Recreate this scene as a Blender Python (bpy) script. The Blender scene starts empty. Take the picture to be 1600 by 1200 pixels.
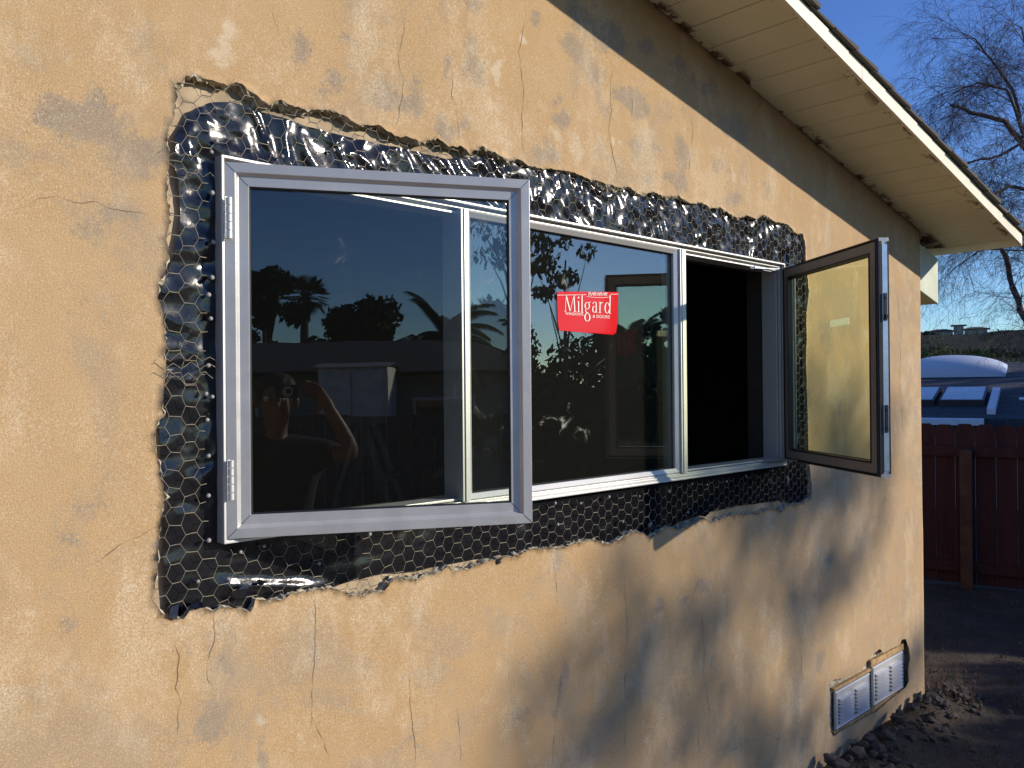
import bpy, bmesh, math, random
from math import radians as R, sin, cos, pi, sqrt, atan2
from mathutils import Vector, Matrix, noise
from mathutils.geometry import delaunay_2d_cdt
random.seed(7)
S = bpy.context.scene
COL = S.collection

# ------------------------------------------------------------------ camera
cd = bpy.data.cameras.new('camera'); cam = bpy.data.objects.new('camera', cd); COL.objects.link(cam)
cam.location = (0, -1.7, 1.71)
cam.rotation_euler = (R(90.3), R(0.5), R(46.634 - 90))
cd.sensor_width = 36; cd.lens = 36 * 1294 / 1600; cd.clip_start = 0.01; cd.clip_end = 3000
S.camera = cam
# ------------------------------------------------------------------ sky and sun
SUN_EL = R(18.3); SUN_AZ = R(-50)         # azimuth of the sun, counter-clockwise from +X
w = bpy.data.worlds.new('World'); S.world = w; w.use_nodes = True
nt = w.node_tree; nt.nodes.clear()
sky = nt.nodes.new('ShaderNodeTexSky'); sky.sky_type = 'NISHITA'; sky.sun_disc = False
sky.sun_elevation = SUN_EL; sky.sun_rotation = pi / 2 - SUN_AZ
sky.air_density = 1.0; sky.dust_density = 0.1; sky.ozone_density = 1.9
bg = nt.nodes.new('ShaderNodeBackground'); bg.inputs[1].default_value = 0.105
wo = nt.nodes.new('ShaderNodeOutputWorld')
hs_ = nt.nodes.new('ShaderNodeHueSaturation'); hs_.inputs['Saturation'].default_value = 1.12; hs_.inputs['Hue'].default_value = .515; nt.links.new(sky.outputs[0], hs_.inputs['Color']); tn_ = nt.nodes.new('ShaderNodeMixRGB'); tn_.blend_type = 'MULTIPLY'; tn_.inputs[0].default_value = 1; tn_.inputs[2].default_value = (.66, .90, 1.26, 1); nt.links.new(hs_.outputs[0], tn_.inputs[1]); nt.links.new(tn_.outputs[0], bg.inputs[0]); nt.links.new(bg.outputs[0], wo.inputs[0])
sd = bpy.data.lights.new('sun', 'SUN'); sun = bpy.data.objects.new('sun', sd); COL.objects.link(sun)
sd.energy = 3.5; sd.angle = R(0.8); sd.color = (1, 0.90, 0.76)
sdir = Vector((cos(SUN_AZ) * cos(SUN_EL), sin(SUN_AZ) * cos(SUN_EL), sin(SUN_EL)))
sun.rotation_euler = sdir.to_track_quat('Z', 'Y').to_euler()
S.view_settings.view_transform = 'Standard'; S.view_settings.look = 'None'
S.view_settings.gamma = 1; S.view_settings.use_curve_mapping = False
S.view_settings.exposure = 0.4
S.render.engine = 'CYCLES'; S.cycles.max_bounces = 10; S.cycles.transparent_max_bounces = 24
S.cycles.glossy_bounces = 5; S.cycles.caustics_reflective = False; S.cycles.caustics_refractive = False

# ------------------------------------------------------------------ traced shapes, in metres on the wall plane (x, z)
HOLE = [(0.6498,1.9851),(0.6449,2.0262),(0.6554,2.0548),(0.6479,2.0955),(0.6469,2.137),(0.651,2.1794),(0.6474,2.2126),(0.6502,2.2419),(0.6606,2.2545),(0.6634,2.2866),(0.6687,2.3062),(0.6637,2.3365),(0.6888,2.3599),(0.7103,2.3707),(0.7252,2.3637),(0.7585,2.3666),(0.7768,2.3616),(0.7956,2.3772),(0.8159,2.3711),(0.847,2.3561),(0.8711,2.3434),(0.9006,2.3616),(0.9258,2.3544),(0.9596,2.3533),(1.0215,2.3673),(1.0683,2.3625),(1.0966,2.3472),(1.1312,2.3514),(1.1648,2.3617),(1.1913,2.3482),(1.2261,2.3441),(1.2639,2.3485),(1.2964,2.3418),(1.3467,2.3652),(1.3808,2.35),(1.4271,2.3607),(1.4517,2.3448),(1.5003,2.3732),(1.5451,2.3642),(1.596,2.3521),(1.6362,2.3649),(1.6769,2.3502),(1.7349,2.3549),(1.8059,2.3636),(1.8683,2.3667),(1.9297,2.3575),(2.0025,2.3576),(2.0783,2.3535),(2.1307,2.3661),(2.1943,2.3488),(2.2676,2.3688),(2.3396,2.3624),(2.4145,2.3783),(2.4838,2.3616),(2.5519,2.3763),(2.6133,2.3642),(2.6769,2.3757),(2.7288,2.3639),(2.7908,2.3506),(2.8645,2.3705),(2.9401,2.3657),(2.9892,2.3927),(3.0687,2.3751),(3.1829,2.377),(3.2524,2.3484),(3.3133,2.3558),(3.3348,2.3093),(3.3333,2.2437),(3.3588,2.1146),(3.334,2.0173),(3.3371,1.9002),(3.3295,1.8128),(3.3325,1.6903),(3.3414,1.5811),(3.3432,1.4037),(3.3691,1.287),(3.362,1.2274),(3.2719,1.2147),(3.1692,1.2199),(3.1008,1.1984),(3.0351,1.2184),(2.9367,1.2113),(2.8424,1.2192),(2.721,1.2278),(2.6179,1.2135),(2.5644,1.2313),(2.4762,1.2233),(2.3952,1.213),(2.3249,1.2304),(2.2387,1.2045),(2.1941,1.2294),(2.1236,1.2361),(2.0713,1.2202),(2.0173,1.2132),(1.941,1.2394),(1.879,1.2378),(1.8078,1.2321),(1.734,1.2386),(1.6892,1.2485),(1.63,1.2367),(1.5632,1.2375),(1.4966,1.235),(1.4461,1.2272),(1.3905,1.2274),(1.3712,1.2438),(1.3243,1.2279),(1.2953,1.2309),(1.2587,1.2255),(1.1979,1.2388),(1.1691,1.2168),(1.128,1.213),(1.0652,1.2227),(1.0409,1.239),(1.0221,1.2468),(0.9734,1.2507),(0.9249,1.2519),(0.8933,1.2418),(0.8748,1.2437),(0.8341,1.254),(0.8191,1.2303),(0.7873,1.2433),(0.7576,1.2529),(0.7394,1.2456),(0.7163,1.2593),(0.6921,1.2612),(0.6748,1.2436),(0.6502,1.2523),(0.6336,1.2658),(0.6112,1.2969),(0.6201,1.3261),(0.6267,1.3738),(0.6245,1.4113),(0.631,1.4478),(0.635,1.4783),(0.6415,1.4957),(0.6316,1.5444),(0.6292,1.5574),(0.6206,1.6004),(0.6221,1.6389),(0.6374,1.6602),(0.6364,1.6991),(0.6404,1.7249),(0.6444,1.7521),(0.6394,1.7702),(0.6447,1.8027),(0.6411,1.8389),(0.6375,1.8737),(0.6288,1.8977),(0.6265,1.9311),(0.6418,1.944),(0.6471,1.9718)]
FILM = [(0.6478,1.2553),(0.6433,1.3602),(0.6426,1.4514),(0.657,1.4694),(0.6545,1.4893),(0.6367,1.517),(0.6375,1.647),(0.6351,1.6731),(0.6231,1.7768),(0.6237,1.8804),(0.6523,1.9477),(0.6656,1.9884),(0.6805,2.0563),(0.6807,2.0961),(0.6745,2.1482),(0.6682,2.1868),(0.6698,2.24),(0.6912,2.271),(0.7048,2.2981),(0.7461,2.3238),(0.796,2.3353),(0.8477,2.3302),(0.9093,2.3267),(0.9738,2.32),(1.0415,2.319),(1.1126,2.3212),(1.2163,2.3211),(1.3068,2.3204),(1.3919,2.3228),(1.4936,2.3486),(1.5503,2.3502),(1.6091,2.3537),(1.704,2.3672),(2.0831,2.4046),(2.7522,2.4229),(3.2101,2.4254),(3.5481,2.4578),(3.5181,1.1516),(3.2599,1.2012),(3.1692,1.2397),(2.8341,1.2506),(2.6066,1.2484),(2.4153,1.2312),(2.1979,1.1889),(1.8823,1.1925),(1.716,1.2205),(1.5162,1.2424),(1.3804,1.2454),(1.2754,1.2434),(1.1963,1.2527),(1.1029,1.2506),(1.0409,1.2457),(0.9979,1.2173),(0.9004,1.2064),(0.7384,1.2175)]
CRACKS = [[(0.3517,2.0343),(0.3871,2.0451),(0.4132,2.0665),(0.443,2.0746),(0.4725,2.0682),(0.5119,2.0753),(0.5409,2.0647),(0.5706,2.0651),(0.6135,2.0647)],[(1.2355,2.6921),(1.2407,2.6208),(1.2223,2.551),(1.2278,2.5121),(1.2374,2.4903),(1.231,2.4403),(1.2228,2.3981),(1.2126,2.3558)],[(1.4007,2.5738),(1.3957,2.5214),(1.3932,2.4867),(1.4083,2.4647),(1.4165,2.4066),(1.4161,2.3637)],[(1.6699,2.8296),(1.6746,2.794),(1.6557,2.7145),(1.6449,2.6711),(1.652,2.6215),(1.6615,2.5594),(1.653,2.493),(1.6521,2.4193),(1.6591,2.3692)],[(2.0712,2.7502),(2.0513,2.6936),(2.0505,2.6422),(2.0529,2.5915),(2.0363,2.5367),(2.0512,2.4681),(2.0728,2.4165),(2.0817,2.3706)],[(2.1688,2.685),(2.1614,2.6368),(2.1505,2.5817)],[(2.4931,2.6783),(2.508,2.6242),(2.4908,2.5407),(2.4692,2.4231)],[(2.8542,2.5597),(2.8714,2.4882)],[(0.8806,2.5798),(0.8834,2.5449),(0.891,2.5185),(0.8953,2.4839),(0.9028,2.4355)],[(0.6695,1.242),(0.6563,1.2095),(0.6651,1.1594),(0.6582,1.1077),(0.6658,1.0771),(0.6602,1.0097),(0.6433,0.9811)],[(0.7381,1.2472),(0.7419,1.2048),(0.7376,1.1802),(0.7223,1.1461),(0.7247,1.1042),(0.7329,1.0928),(0.7286,1.0738)],[(0.9767,1.2457),(0.9793,1.157),(0.9719,1.0633),(0.9661,0.9623),(0.9576,0.921)],[(0.9661,0.9623),(0.9872,0.9196),(1.0085,0.8615),(1.01,0.8314)],[(2.5265,0.9173),(2.5438,0.7532),(2.5382,0.6627),(2.5613,0.5878),(2.5804,0.5087)],[(2.0957,1.1221),(2.1036,0.9969),(2.1092,0.9338),(2.0937,0.7722),(2.0951,0.6483),(2.0862,0.4866)],[(1.3515,1.0051),(1.3489,0.9557)],[(1.3911,0.8778),(1.4035,0.8068),(1.4068,0.7042)],[(3.2607,0.6988),(3.261,0.4578)],[(0.6284,1.4391),(0.5547,1.4131),(0.508,1.3827),(0.4687,1.3707)],[(1.7688,1.211),(1.781,1.0955),(1.7858,1.0377)],[(4.2729,2.1986),(4.3305,1.9751),(4.2993,1.7148),(4.3484,1.4538)],[(2.5003,0.5584),(2.5047,0.3525)],[(2.6192,0.3508),(2.8166,0.3501),(2.9824,0.3333),(3.1072,0.2631)],[(4.0228,1.345),(4.1305,1.2121),(4.0898,1.0908)],[(1.8059,0.8812),(1.7709,0.7385),(1.7527,0.5934)],[(2.3098,0.5235),(2.3153,0.4132)],[(4.2159,2.9781),(4.2467,2.6788)],[(1.2425,0.998),(1.2417,0.9178),(1.2566,0.8169),(1.26,0.7513)]]
GREY = [(0.468,2.226,0.057,0.034,1.0),(0.53,2.221,0.072,0.043,1.0),(0.602,2.191,0.051,0.045,1.0),(0.513,2.26,0.041,0.025,0.7),(0.535,2.035,0.048,0.025,0.7),(0.564,2.045,0.024,0.031,0.8),(0.489,2.029,0.028,0.015,0.6),(0.943,2.483,0.033,0.037,0.8),(1.082,2.548,0.023,0.023,0.8),(1.034,2.421,0.035,0.03,0.7),(1.179,2.436,0.048,0.035,0.9),(1.261,2.431,0.041,0.033,1.0),(1.271,2.491,0.02,0.02,0.7),(1.473,2.593,0.042,0.061,0.9),(1.462,2.651,0.028,0.026,0.8),(1.479,2.752,0.035,0.021,0.8),(1.377,2.567,0.022,0.025,0.7),(1.371,2.397,0.033,0.037,1.0),(1.437,2.419,0.023,0.026,0.7),(1.714,2.787,0.027,0.023,0.9),(1.851,2.76,0.058,0.029,0.9),(1.8,2.583,0.028,0.019,0.9),(1.828,2.512,0.034,0.029,0.9),(1.744,2.404,0.055,0.034,0.9),(1.923,2.739,0.054,0.03,0.9),(1.983,2.687,0.062,0.04,0.8),(2.009,2.61,0.038,0.031,0.7),(2.138,2.663,0.075,0.032,1.0),(2.195,2.634,0.052,0.038,1.0),(2.176,2.503,0.034,0.042,0.9),(2.274,2.521,0.029,0.026,0.9),(2.436,2.53,0.059,0.057,0.9),(2.4,2.434,0.058,0.034,0.9),(2.254,2.418,0.036,0.032,0.8),(2.68,2.529,0.052,0.036,0.8),(3.011,2.503,0.04,0.031,0.8),(1.916,2.85,0.06,0.04,1.0),(2.04,2.818,0.081,0.051,1.0),(2.24,2.855,0.043,0.032,1.0),(2.43,2.845,0.058,0.027,1.0),(2.588,2.804,0.084,0.028,1.0),(2.793,2.695,0.116,0.049,0.8),(1.788,1.185,0.022,0.047,0.8),(1.825,1.019,0.023,0.019,0.6),(1.803,0.838,0.022,0.057,1.0),(1.774,0.757,0.016,0.023,0.9),(1.205,0.952,0.01,0.013,0.8),(1.255,0.818,0.012,0.024,0.9),(1.604,0.781,0.05,0.027,0.6),(2.281,0.979,0.036,0.026,0.9),(2.433,0.964,0.039,0.018,0.9),(2.532,0.99,0.049,0.027,0.9),(2.605,0.705,0.042,0.028,0.8),(3.25,0.453,0.083,0.058,1.0),(3.216,0.376,0.043,0.053,0.9),(3.433,0.52,0.029,0.05,0.9),(3.409,1.024,0.047,0.069,0.7),(3.521,0.944,0.037,0.028,0.8),(3.205,1.161,0.054,0.021,0.6),(4.195,2.193,0.062,0.048,0.6),(3.507,1.942,0.086,0.071,0.7),(3.623,1.602,0.077,0.072,0.5),(4.263,1.844,0.064,0.097,0.5),(0.497,1.494,0.04,0.018,0.55),(0.464,1.437,0.028,0.018,0.45),(0.457,1.277,0.022,0.018,0.6),(0.76,1.142,0.013,0.061,0.85),(0.731,1.014,0.035,0.053,0.8),(0.846,1.01,0.009,0.077,0.75),(0.848,0.918,0.012,0.042,0.8),(0.972,1.122,0.017,0.051,0.8),(0.678,1.2,0.013,0.013,0.6),(0.646,1.239,0.013,0.01,0.6),(0.753,1.217,0.014,0.02,0.7),(0.616,1.392,0.015,0.018,0.7),(1.151,2.508,0.015,0.016,0.5),(2.788,2.426,0.064,0.029,0.7),(0.7,2.449,0.034,0.016,0.4),(0.367,2.019,0.02,0.014,0.4),(0.483,1.883,0.034,0.015,0.35),(2.352,0.84,0.083,0.031,0.4),(2.17,0.564,0.062,0.021,0.35),(1.106,2.636,0.022,0.019,0.5)]
LIGHT = [(0.776,2.464,0.022,0.034,1.0),(0.755,2.417,0.028,0.016,0.9),(0.82,2.526,0.037,0.025,0.5),(0.59,2.31,0.025,0.015,0.6),(1.124,2.602,0.037,0.047,0.6),(1.542,2.504,0.034,0.025,0.8),(1.567,2.582,0.02,0.036,1.0),(1.553,2.453,0.024,0.027,0.7),(1.589,2.398,0.037,0.027,0.7),(1.732,2.539,0.041,0.023,0.6),(1.884,2.436,0.035,0.049,0.8),(1.804,2.459,0.039,0.015,0.8),(0.399,1.318,0.058,0.014,0.8),(0.554,1.307,0.03,0.012,0.7),(0.53,1.133,0.041,0.015,0.6),(0.564,1.018,0.024,0.012,0.6),(0.518,1.087,0.017,0.049,0.4),(1.974,0.762,0.037,0.06,0.6),(1.859,0.598,0.035,0.038,0.6),(1.479,1.088,0.028,0.021,0.5),(0.518,2.098,0.007,0.01,1.6),(0.545,2.099,0.006,0.011,1.6),(0.469,2.096,0.01,0.005,1.2),(1.656,2.715,0.008,0.007,1.5),(2.09,2.511,0.026,0.006,1.4),(0.362,2.036,0.018,0.014,0.6),(2.235,2.557,0.018,0.065,0.7),(0.566,1.349,0.055,0.01,0.7),(2.423,0.602,0.023,0.04,0.5),(2.204,0.533,0.014,0.038,0.7),(2.751,0.466,0.081,0.029,0.5),(0.846,0.996,0.006,0.056,1.0),(0.972,1.107,0.005,0.022,1.1),(1.256,2.34,0.03,0.016,0.4),(3.868,0.815,0.141,0.06,0.4),(0.617,1.699,0.028,0.026,0.35),(0.454,1.666,0.067,0.024,0.3),(2.972,1.036,0.069,0.015,0.3),(2.811,1.254,0.023,0.01,0.3),(0.545,1.85,0.036,0.019,0.35),(0.647,2.428,0.026,0.016,0.25),(2.767,2.496,0.018,0.054,0.8),(3.053,2.608,0.025,0.065,0.5)]
NAILS = [(0.7518,2.2399),(0.7405,2.2146),(0.7917,2.2492),(0.9028,2.2353),(0.7399,2.1278),(0.742,2.0238),(0.7387,1.949),(0.7315,1.912),(0.7367,1.8624),(0.7305,1.7638),(0.7246,1.7046),(0.7383,1.6977),(0.727,1.6495),(0.7292,1.5741),(0.7286,1.4908),(0.7293,1.3967),(0.7056,1.3147),(0.7982,1.3628),(0.8529,1.3677),(0.989,1.3091),(1.126,1.3598),(1.7799,1.3681),(1.8902,1.3569),(2.0234,1.3637),(2.1798,1.3508),(2.3424,1.3507),(2.4834,1.365),(1.7873,1.3045),(2.0924,1.2765),(2.4544,1.2681),(2.5757,1.3548),(2.7024,1.3558),(2.8414,1.364),(3.0389,1.3714),(1.0363,2.2753),(1.1949,2.288),(1.3851,2.2961),(1.8877,2.2416),(2.153,2.2466),(2.5789,2.2437),(2.9822,2.2526),(3.2687,2.068),(3.269,1.8255),(3.2638,1.5832)]
VHOLE = [(3.502,0.3971),(3.5205,0.4094),(3.5757,0.4013),(3.6896,0.3848),(3.8293,0.3832),(3.8921,0.4133),(3.9774,0.4302),(4.0283,0.4373),(4.0866,0.4057),(4.1775,0.4073),(4.2711,0.4026),(4.2957,0.4263),(4.3437,0.416),(4.3831,0.3617),(4.3981,0.3093),(4.3719,0.2565),(4.3784,0.1962),(4.337,0.174),(4.2727,0.1711),(4.1025,0.1587),(3.9917,0.1453),(3.9135,0.1547),(3.783,0.1553),(3.6329,0.1632),(3.5392,0.1593),(3.5154,0.1887),(3.5052,0.2702),(3.519,0.3423)]
LIMBS = [[(14.239,1.36,1.33),(13.938,1.639,2.075),(13.636,1.92,2.663),(13.523,2.024,3.1),(13.416,2.121,3.565),(13.343,2.188,3.937),(13.236,2.285,4.402)],[(14.239,1.36,1.33),(14.142,1.441,2.815),(14.044,1.525,3.929),(13.911,1.646,4.672),(13.643,1.894,5.278),(13.408,2.115,5.513),(13.105,2.4,5.656),(12.835,2.654,5.752)],[(13.911,1.646,4.672),(13.643,1.895,5.185),(13.305,2.216,4.976),(12.968,2.535,4.888)],[(13.643,1.894,5.278),(13.544,1.983,5.975),(13.309,2.201,6.441),(13.141,2.358,6.722)],[(14.044,1.525,3.929),(13.776,1.775,4.488),(13.506,2.028,4.584),(13.236,2.285,4.402),(12.966,2.542,4.22)],[(13.643,1.894,5.278),(13.713,1.822,6.158),(13.648,1.878,6.901)],[(13.643,1.894,5.278),(13.443,2.079,5.976),(13.173,2.332,6.072),(12.971,2.524,5.982)],[(13.938,1.639,2.075),(13.772,1.787,3.283),(13.639,1.909,3.748),(13.37,2.163,3.844),(13.065,2.452,3.57)],[(14.142,1.441,2.815),(14.315,1.265,4.482),(14.184,1.379,5.875),(13.984,1.562,6.712)]]

# ------------------------------------------------------------------ materials
class MT:
    def __init__(s, name, col=(.5, .5, .5), rough=.6, metal=0., spec=.5):
        s.m = bpy.data.materials.new(name); s.m.use_nodes = True
        s.t = s.m.node_tree; s.b = s.t.nodes['Principled BSDF']
        s.b.inputs['Base Color'].default_value = (*col, 1); s.b.inputs['Roughness'].default_value = rough
        s.b.inputs['Metallic'].default_value = metal; s.b.inputs['Specular IOR Level'].default_value = spec
        s.tc = s.n('TexCoord')
    def n(s, k, **kw):
        x = s.t.nodes.new('ShaderNode' + k)
        for a, b in kw.items(): setattr(x, a, b)
        return x
    def l(s, a, b): s.t.links.new(a, b)
    def noise(s, scale, detail=4, rough=.5, stretch=None, dist=0):
        x = s.n('TexNoise'); x.inputs['Scale'].default_value = scale; x.inputs['Detail'].default_value = detail
        x.inputs['Roughness'].default_value = rough; x.inputs['Distortion'].default_value = dist
        src = s.tc.outputs['Object']
        if stretch:
            mp = s.n('Mapping'); mp.inputs['Scale'].default_value = stretch; s.l(src, mp.inputs[0]); src = mp.outputs[0]
        s.l(src, x.inputs['Vector']); return x.outputs['Fac']
    def math(s, op, a, b=None, c=None):
        x = s.n('Math', operation=op)
        for i, v in enumerate((a, b, c)):
            if v is None: continue
            if isinstance(v, (int, float)): x.inputs[i].default_value = v
            else: s.l(v, x.inputs[i])
        return x.outputs[0]
    def step(s, a, lo, hi, t0=0., t1=1.):
        x = s.n('MapRange', interpolation_type='SMOOTHSTEP'); s.l(a, x.inputs[0])
        for i, v in ((1, lo), (2, hi), (3, t0), (4, t1)): x.inputs[i].default_value = v
        return x.outputs[0]
    def mix(s, f, a, b, mode='MIX'):
        x = s.n('MixRGB', blend_type=mode)
        for i, v in enumerate((f, a, b)):
            if isinstance(v, (int, float)): x.inputs[i].default_value = v
            elif isinstance(v, tuple): x.inputs[i].default_value = (*v, 1)
            else: s.l(v, x.inputs[i])
        return x.outputs[0]
    def color(s, c): s.l(c, s.b.inputs['Base Color']); return s
    def bump(s, h, dist=.001, strength=1.):
        x = s.n('Bump'); x.inputs['Distance'].default_value = dist; x.inputs['Strength'].default_value = strength
        s.l(h, x.inputs['Height'])
        prev = s.b.inputs['Normal'].links
        if prev: s.l(prev[0].from_socket, x.inputs['Normal'])
        s.l(x.outputs[0], s.b.inputs['Normal']); return s
    def rough(s, h): s.l(h, s.b.inputs['Roughness']); return s

def simple(name, col, rough=.6, metal=0., var=.15, scale=8., bump=0., bscale=60., spec=.5):
    m = MT(name, col, rough, metal, spec)
    d = tuple(c * (1 - var) for c in col); u = tuple(min(1, c * (1 + var)) for c in col)
    m.color(m.mix(m.step(m.noise(scale, 5, .6), .3, .7), d, u))
    if bump: m.bump(m.noise(bscale, 4), bump)
    return m.m

def mat_stucco(name='sand float stucco'):
    m = MT(name, rough=.93, spec=.25)
    big = m.noise(1.3, 6, .6); mid = m.noise(7, 6, .65); fine = m.noise(55, 5, .7); grain = m.noise(240, 3, .6)
    sx = m.n('SeparateXYZ'); m.l(m.tc.outputs['Object'], sx.inputs[0])
    streak = m.noise(3, 6, .6, (9, 9, 1.2))
    c = m.mix(m.step(big, .35, .68), (.49, .318, .152), (.53, .355, .180))
    c = m.mix(m.step(mid, .42, .75, 0, .6), c, (.53, .36, .20))
    c = m.mix(m.step(mid, .25, .45, .5, 0), c, (.46, .285, .125))
    far = m.step(sx.outputs[0], 1.6, 4.4, 0, .75)
    c = m.mix(m.math('MULTIPLY', far, m.step(streak, .35, .62)), c, (.45, .325, .210))
    c = m.mix(m.math('MULTIPLY', far, m.step(streak, .56, .70, 0, .45)), c, (.31, .255, .205))
    c = m.mix(m.math('MULTIPLY', far, m.step(streak, .40, .27, 0, .5)), c, (.62, .50, .33))
    at = m.n('Attribute', attribute_name='blot')
    sp = m.n('SeparateColor'); m.l(at.outputs['Color'], sp.inputs[0])
    g, l = sp.outputs[0], sp.outputs[1]
    n2 = m.noise(22, 7, .75); n3 = m.noise(90, 4, .75)
    tg = m.math('ADD', g, m.math('MULTIPLY', m.math('SUBTRACT', n2, .5), 1.3))
    tg = m.math('ADD', tg, m.math('MULTIPLY', m.math('SUBTRACT', n3, .5), 1.8))
    tg = m.math('ADD', tg, m.math('MULTIPLY', m.math('SUBTRACT', m.noise(6, 5, .7), .5), .9))
    gm = m.math('MULTIPLY', m.step(tg, .30, .80), m.step(grain, .38, .62, .50, .88))
    c = m.mix(gm, c, m.mix(m.step(fine, .3, .7), (.22, .19, .155), (.31, .27, .215)))
    tl = m.math('ADD', l, m.math('MULTIPLY', m.math('SUBTRACT', m.noise(30, 7, .8), .5), 1.2))
    tl = m.math('ADD', tl, m.math('MULTIPLY', m.math('SUBTRACT', grain, .5), .8))
    lm = m.step(tl, .35, .95, 0, .70)
    c = m.mix(lm, c, (.66, .55, .39))
    cl1 = m.noise(2.6, 8, .72, dist=.6); cl2 = m.noise(3.7, 8, .75, (1, 1, .6))
    c = m.mix(m.math('MULTIPLY', m.step(cl1, .49, .62), m.step(grain, .38, .62, .25, .72)), c, (.35, .285, .20))
    c = m.mix(m.math('MULTIPLY', m.step(cl2, .49, .63), m.step(grain, .40, .64, .12, .68)), c, (.70, .58, .40))
    # general wear: pale sanded specks and dark pits
    c = m.mix(m.math('MULTIPLY', m.step(grain, .60, .72, 0, .55), m.step(mid, .35, .7)), c, (.70, .58, .42))
    c = m.mix(m.step(m.noise(150, 3, .7), .36, .24, 0, .6), c, (.26, .18, .11))
    c = m.mix(m.math('MULTIPLY', m.step(fine, .58, .75, 0, .5), m.step(m.noise(4, 4), .5, .7)), c, (.33, .26, .19))
    gr2 = m.noise(330, 3, .75)  # pale grains paint sand glints into the colour, dark grains between them
    c = m.mix(m.step(gr2, .54, .68, 0, .55), c, (.80, .66, .46)); c = m.mix(m.step(gr2, .46, .33, 0, .60), c, (.30, .19, .10))
    m.color(c)
    m.bump(m.noise(260, 4, .7), .0016, .9).bump(m.noise(30, 4, .6), .002, .35)
    return m.m

def mat_glass(name, r0=.06, tint=(.9, .93, .9), dirt=.0):
    m = MT(name); t = m.t; t.nodes.remove(m.b)
    out = t.nodes['Material Output']
    geo = m.n('NewGeometry'); vm = m.n('VectorMath', operation='DOT_PRODUCT')
    m.l(geo.outputs['Incoming'], vm.inputs[0]); m.l(geo.outputs['Normal'], vm.inputs[1])
    c = m.math('ABSOLUTE', vm.outputs['Value'])
    p = m.math('POWER', m.math('SUBTRACT', 1, c), 5)
    f = m.math('ADD', m.math('MULTIPLY', p, 1 - r0), r0)
    tr = m.n('BsdfTransparent'); tr.inputs[0].default_value = (*tint, 1)
    gl = m.n('BsdfGlossy'); gl.inputs['Roughness'].default_value = 0.0; gl.inputs[0].default_value = (.95, .97, 1, 1)
    bp = m.n('Bump'); bp.inputs['Distance'].default_value = .0015; bp.inputs['Strength'].default_value = .25
    m.l(m.noise(3.5, 2), bp.inputs['Height']); m.l(bp.outputs[0], gl.inputs['Normal'])
    mx = m.n('MixShader'); m.l(f, mx.inputs[0]); m.l(tr.outputs[0], mx.inputs[1]); m.l(gl.outputs[0], mx.inputs[2])
    last = mx.outputs[0]
    if dirt:
        df = m.n('BsdfDiffuse'); df.inputs[0].default_value = (.7, .68, .6, 1)
        sm = m.math('MULTIPLY', m.step(m.noise(9, 8, .75, dist=1.2), .60, .74), m.step(m.noise(3, 3), .5, .6, 0, dirt))
        sm = m.math('ADD', sm, dirt * .012)
        m2 = m.n('MixShader'); m.l(sm, m2.inputs[0]); m.l(last, m2.inputs[1]); m.l(df.outputs[0], m2.inputs[2]); last = m2.outputs[0]
    m.l(last, out.inputs['Surface']); return m.m

def mat_leaf(name, a, b):
    m = MT(name, a, .85, spec=.08); m.color(m.mix(m.step(m.noise(2.5, 6, .7), .3, .7), a, b)); return m.m

M = {}
M['stucco'] = mat_stucco()
M['edge'] = simple('broken scratch coat', (.42, .37, .27), .95, var=.5, scale=45, bump=.005, bscale=90)
M['crack'] = simple('dark crack', (.20, .145, .09), .95)
M['kraft'] = simple('old kraft paper', (.42, .32, .20), .8, var=.3, scale=14, bump=.002, bscale=30)
mf = MT('black building film', (.012, .012, .014), .17, spec=.5)
mf.rough(mf.step(mf.noise(20, 5), .3, .7, .09, .20)); mf.bump(mf.noise(45, 3, .5), .001, .4)
mf.color(mf.mix(mf.step(mf.noise(7, 7, .75), .66, .9, 0, .12), (.011, .011, .013), (.30, .27, .22)))
M['film'] = mf.m
M['wire'] = simple('galvanised wire', (.30, .26, .185), .5, .2, var=.35, scale=40)
M['nailhead'] = simple('fibre nail washer', (.30, .285, .27), .7, var=.25, scale=90)
mv = MT('silver frame with painted glare', (.6, .6, .61), .42, .5)  # same silver as the sash, lightened to paint glare into the colour
mv.color(mv.mix(mv.step(mv.noise(5, 5, .6), .3, .7), (.66, .65, .625), (.72, .71, .68)))
mv.bump(mv.noise(9, 3), .0008, .3); M['frame'] = mv.m
ms = MT('silver sash without glare', (.40, .405, .42), .40, .35)  # darker copy of the frame silver, without the painted glare
ms.color(ms.mix(ms.step(ms.noise(6, 6, .7), .35, .75), (.50, .495, .48), (.58, .575, .55))); ms.rough(ms.step(ms.noise(14, 6, .7), .3, .75, .32, .52)); M['sash'] = ms.m
M['sashin'] = simple('taupe sash inside', (.30, .27, .24), .5, .1, var=.08)
M['gasket'] = simple('black gasket', (.012, .012, .012), .5)
M['steel'] = simple('zinc steel strip', (.55, .60, .68), .3, .7, var=.12, scale=30)
M['glass'] = mat_glass('casement glass', .06, (.90, .93, .88), .4)
M['glass_mid'] = mat_glass('fixed glass', .115, (.88, .91, .86), .6)
M['glass_green'] = mat_glass('green tinted glass', .035, (.96, 1.0, .84), .10)
msf = MT('cream soffit paint', (.6, .55, .4), .7)
sx = msf.n('SeparateXYZ'); msf.l(msf.tc.outputs['Object'], sx.inputs[0])
pe = msf.math('MULTIPLY', msf.step(sx.outputs[1], -.30, -.37), msf.step(msf.noise(7, 7, .7, (1, 1.6, 1)), .53, .56))
pe2 = msf.math('MULTIPLY', msf.step(sx.outputs[1], -.05, -.01), msf.step(msf.noise(9, 7, .7), .5, .54))
cc = msf.mix(msf.step(msf.noise(3, 6, .6), .3, .75), (.68, .64, .46), (.76, .72, .52))
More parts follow.
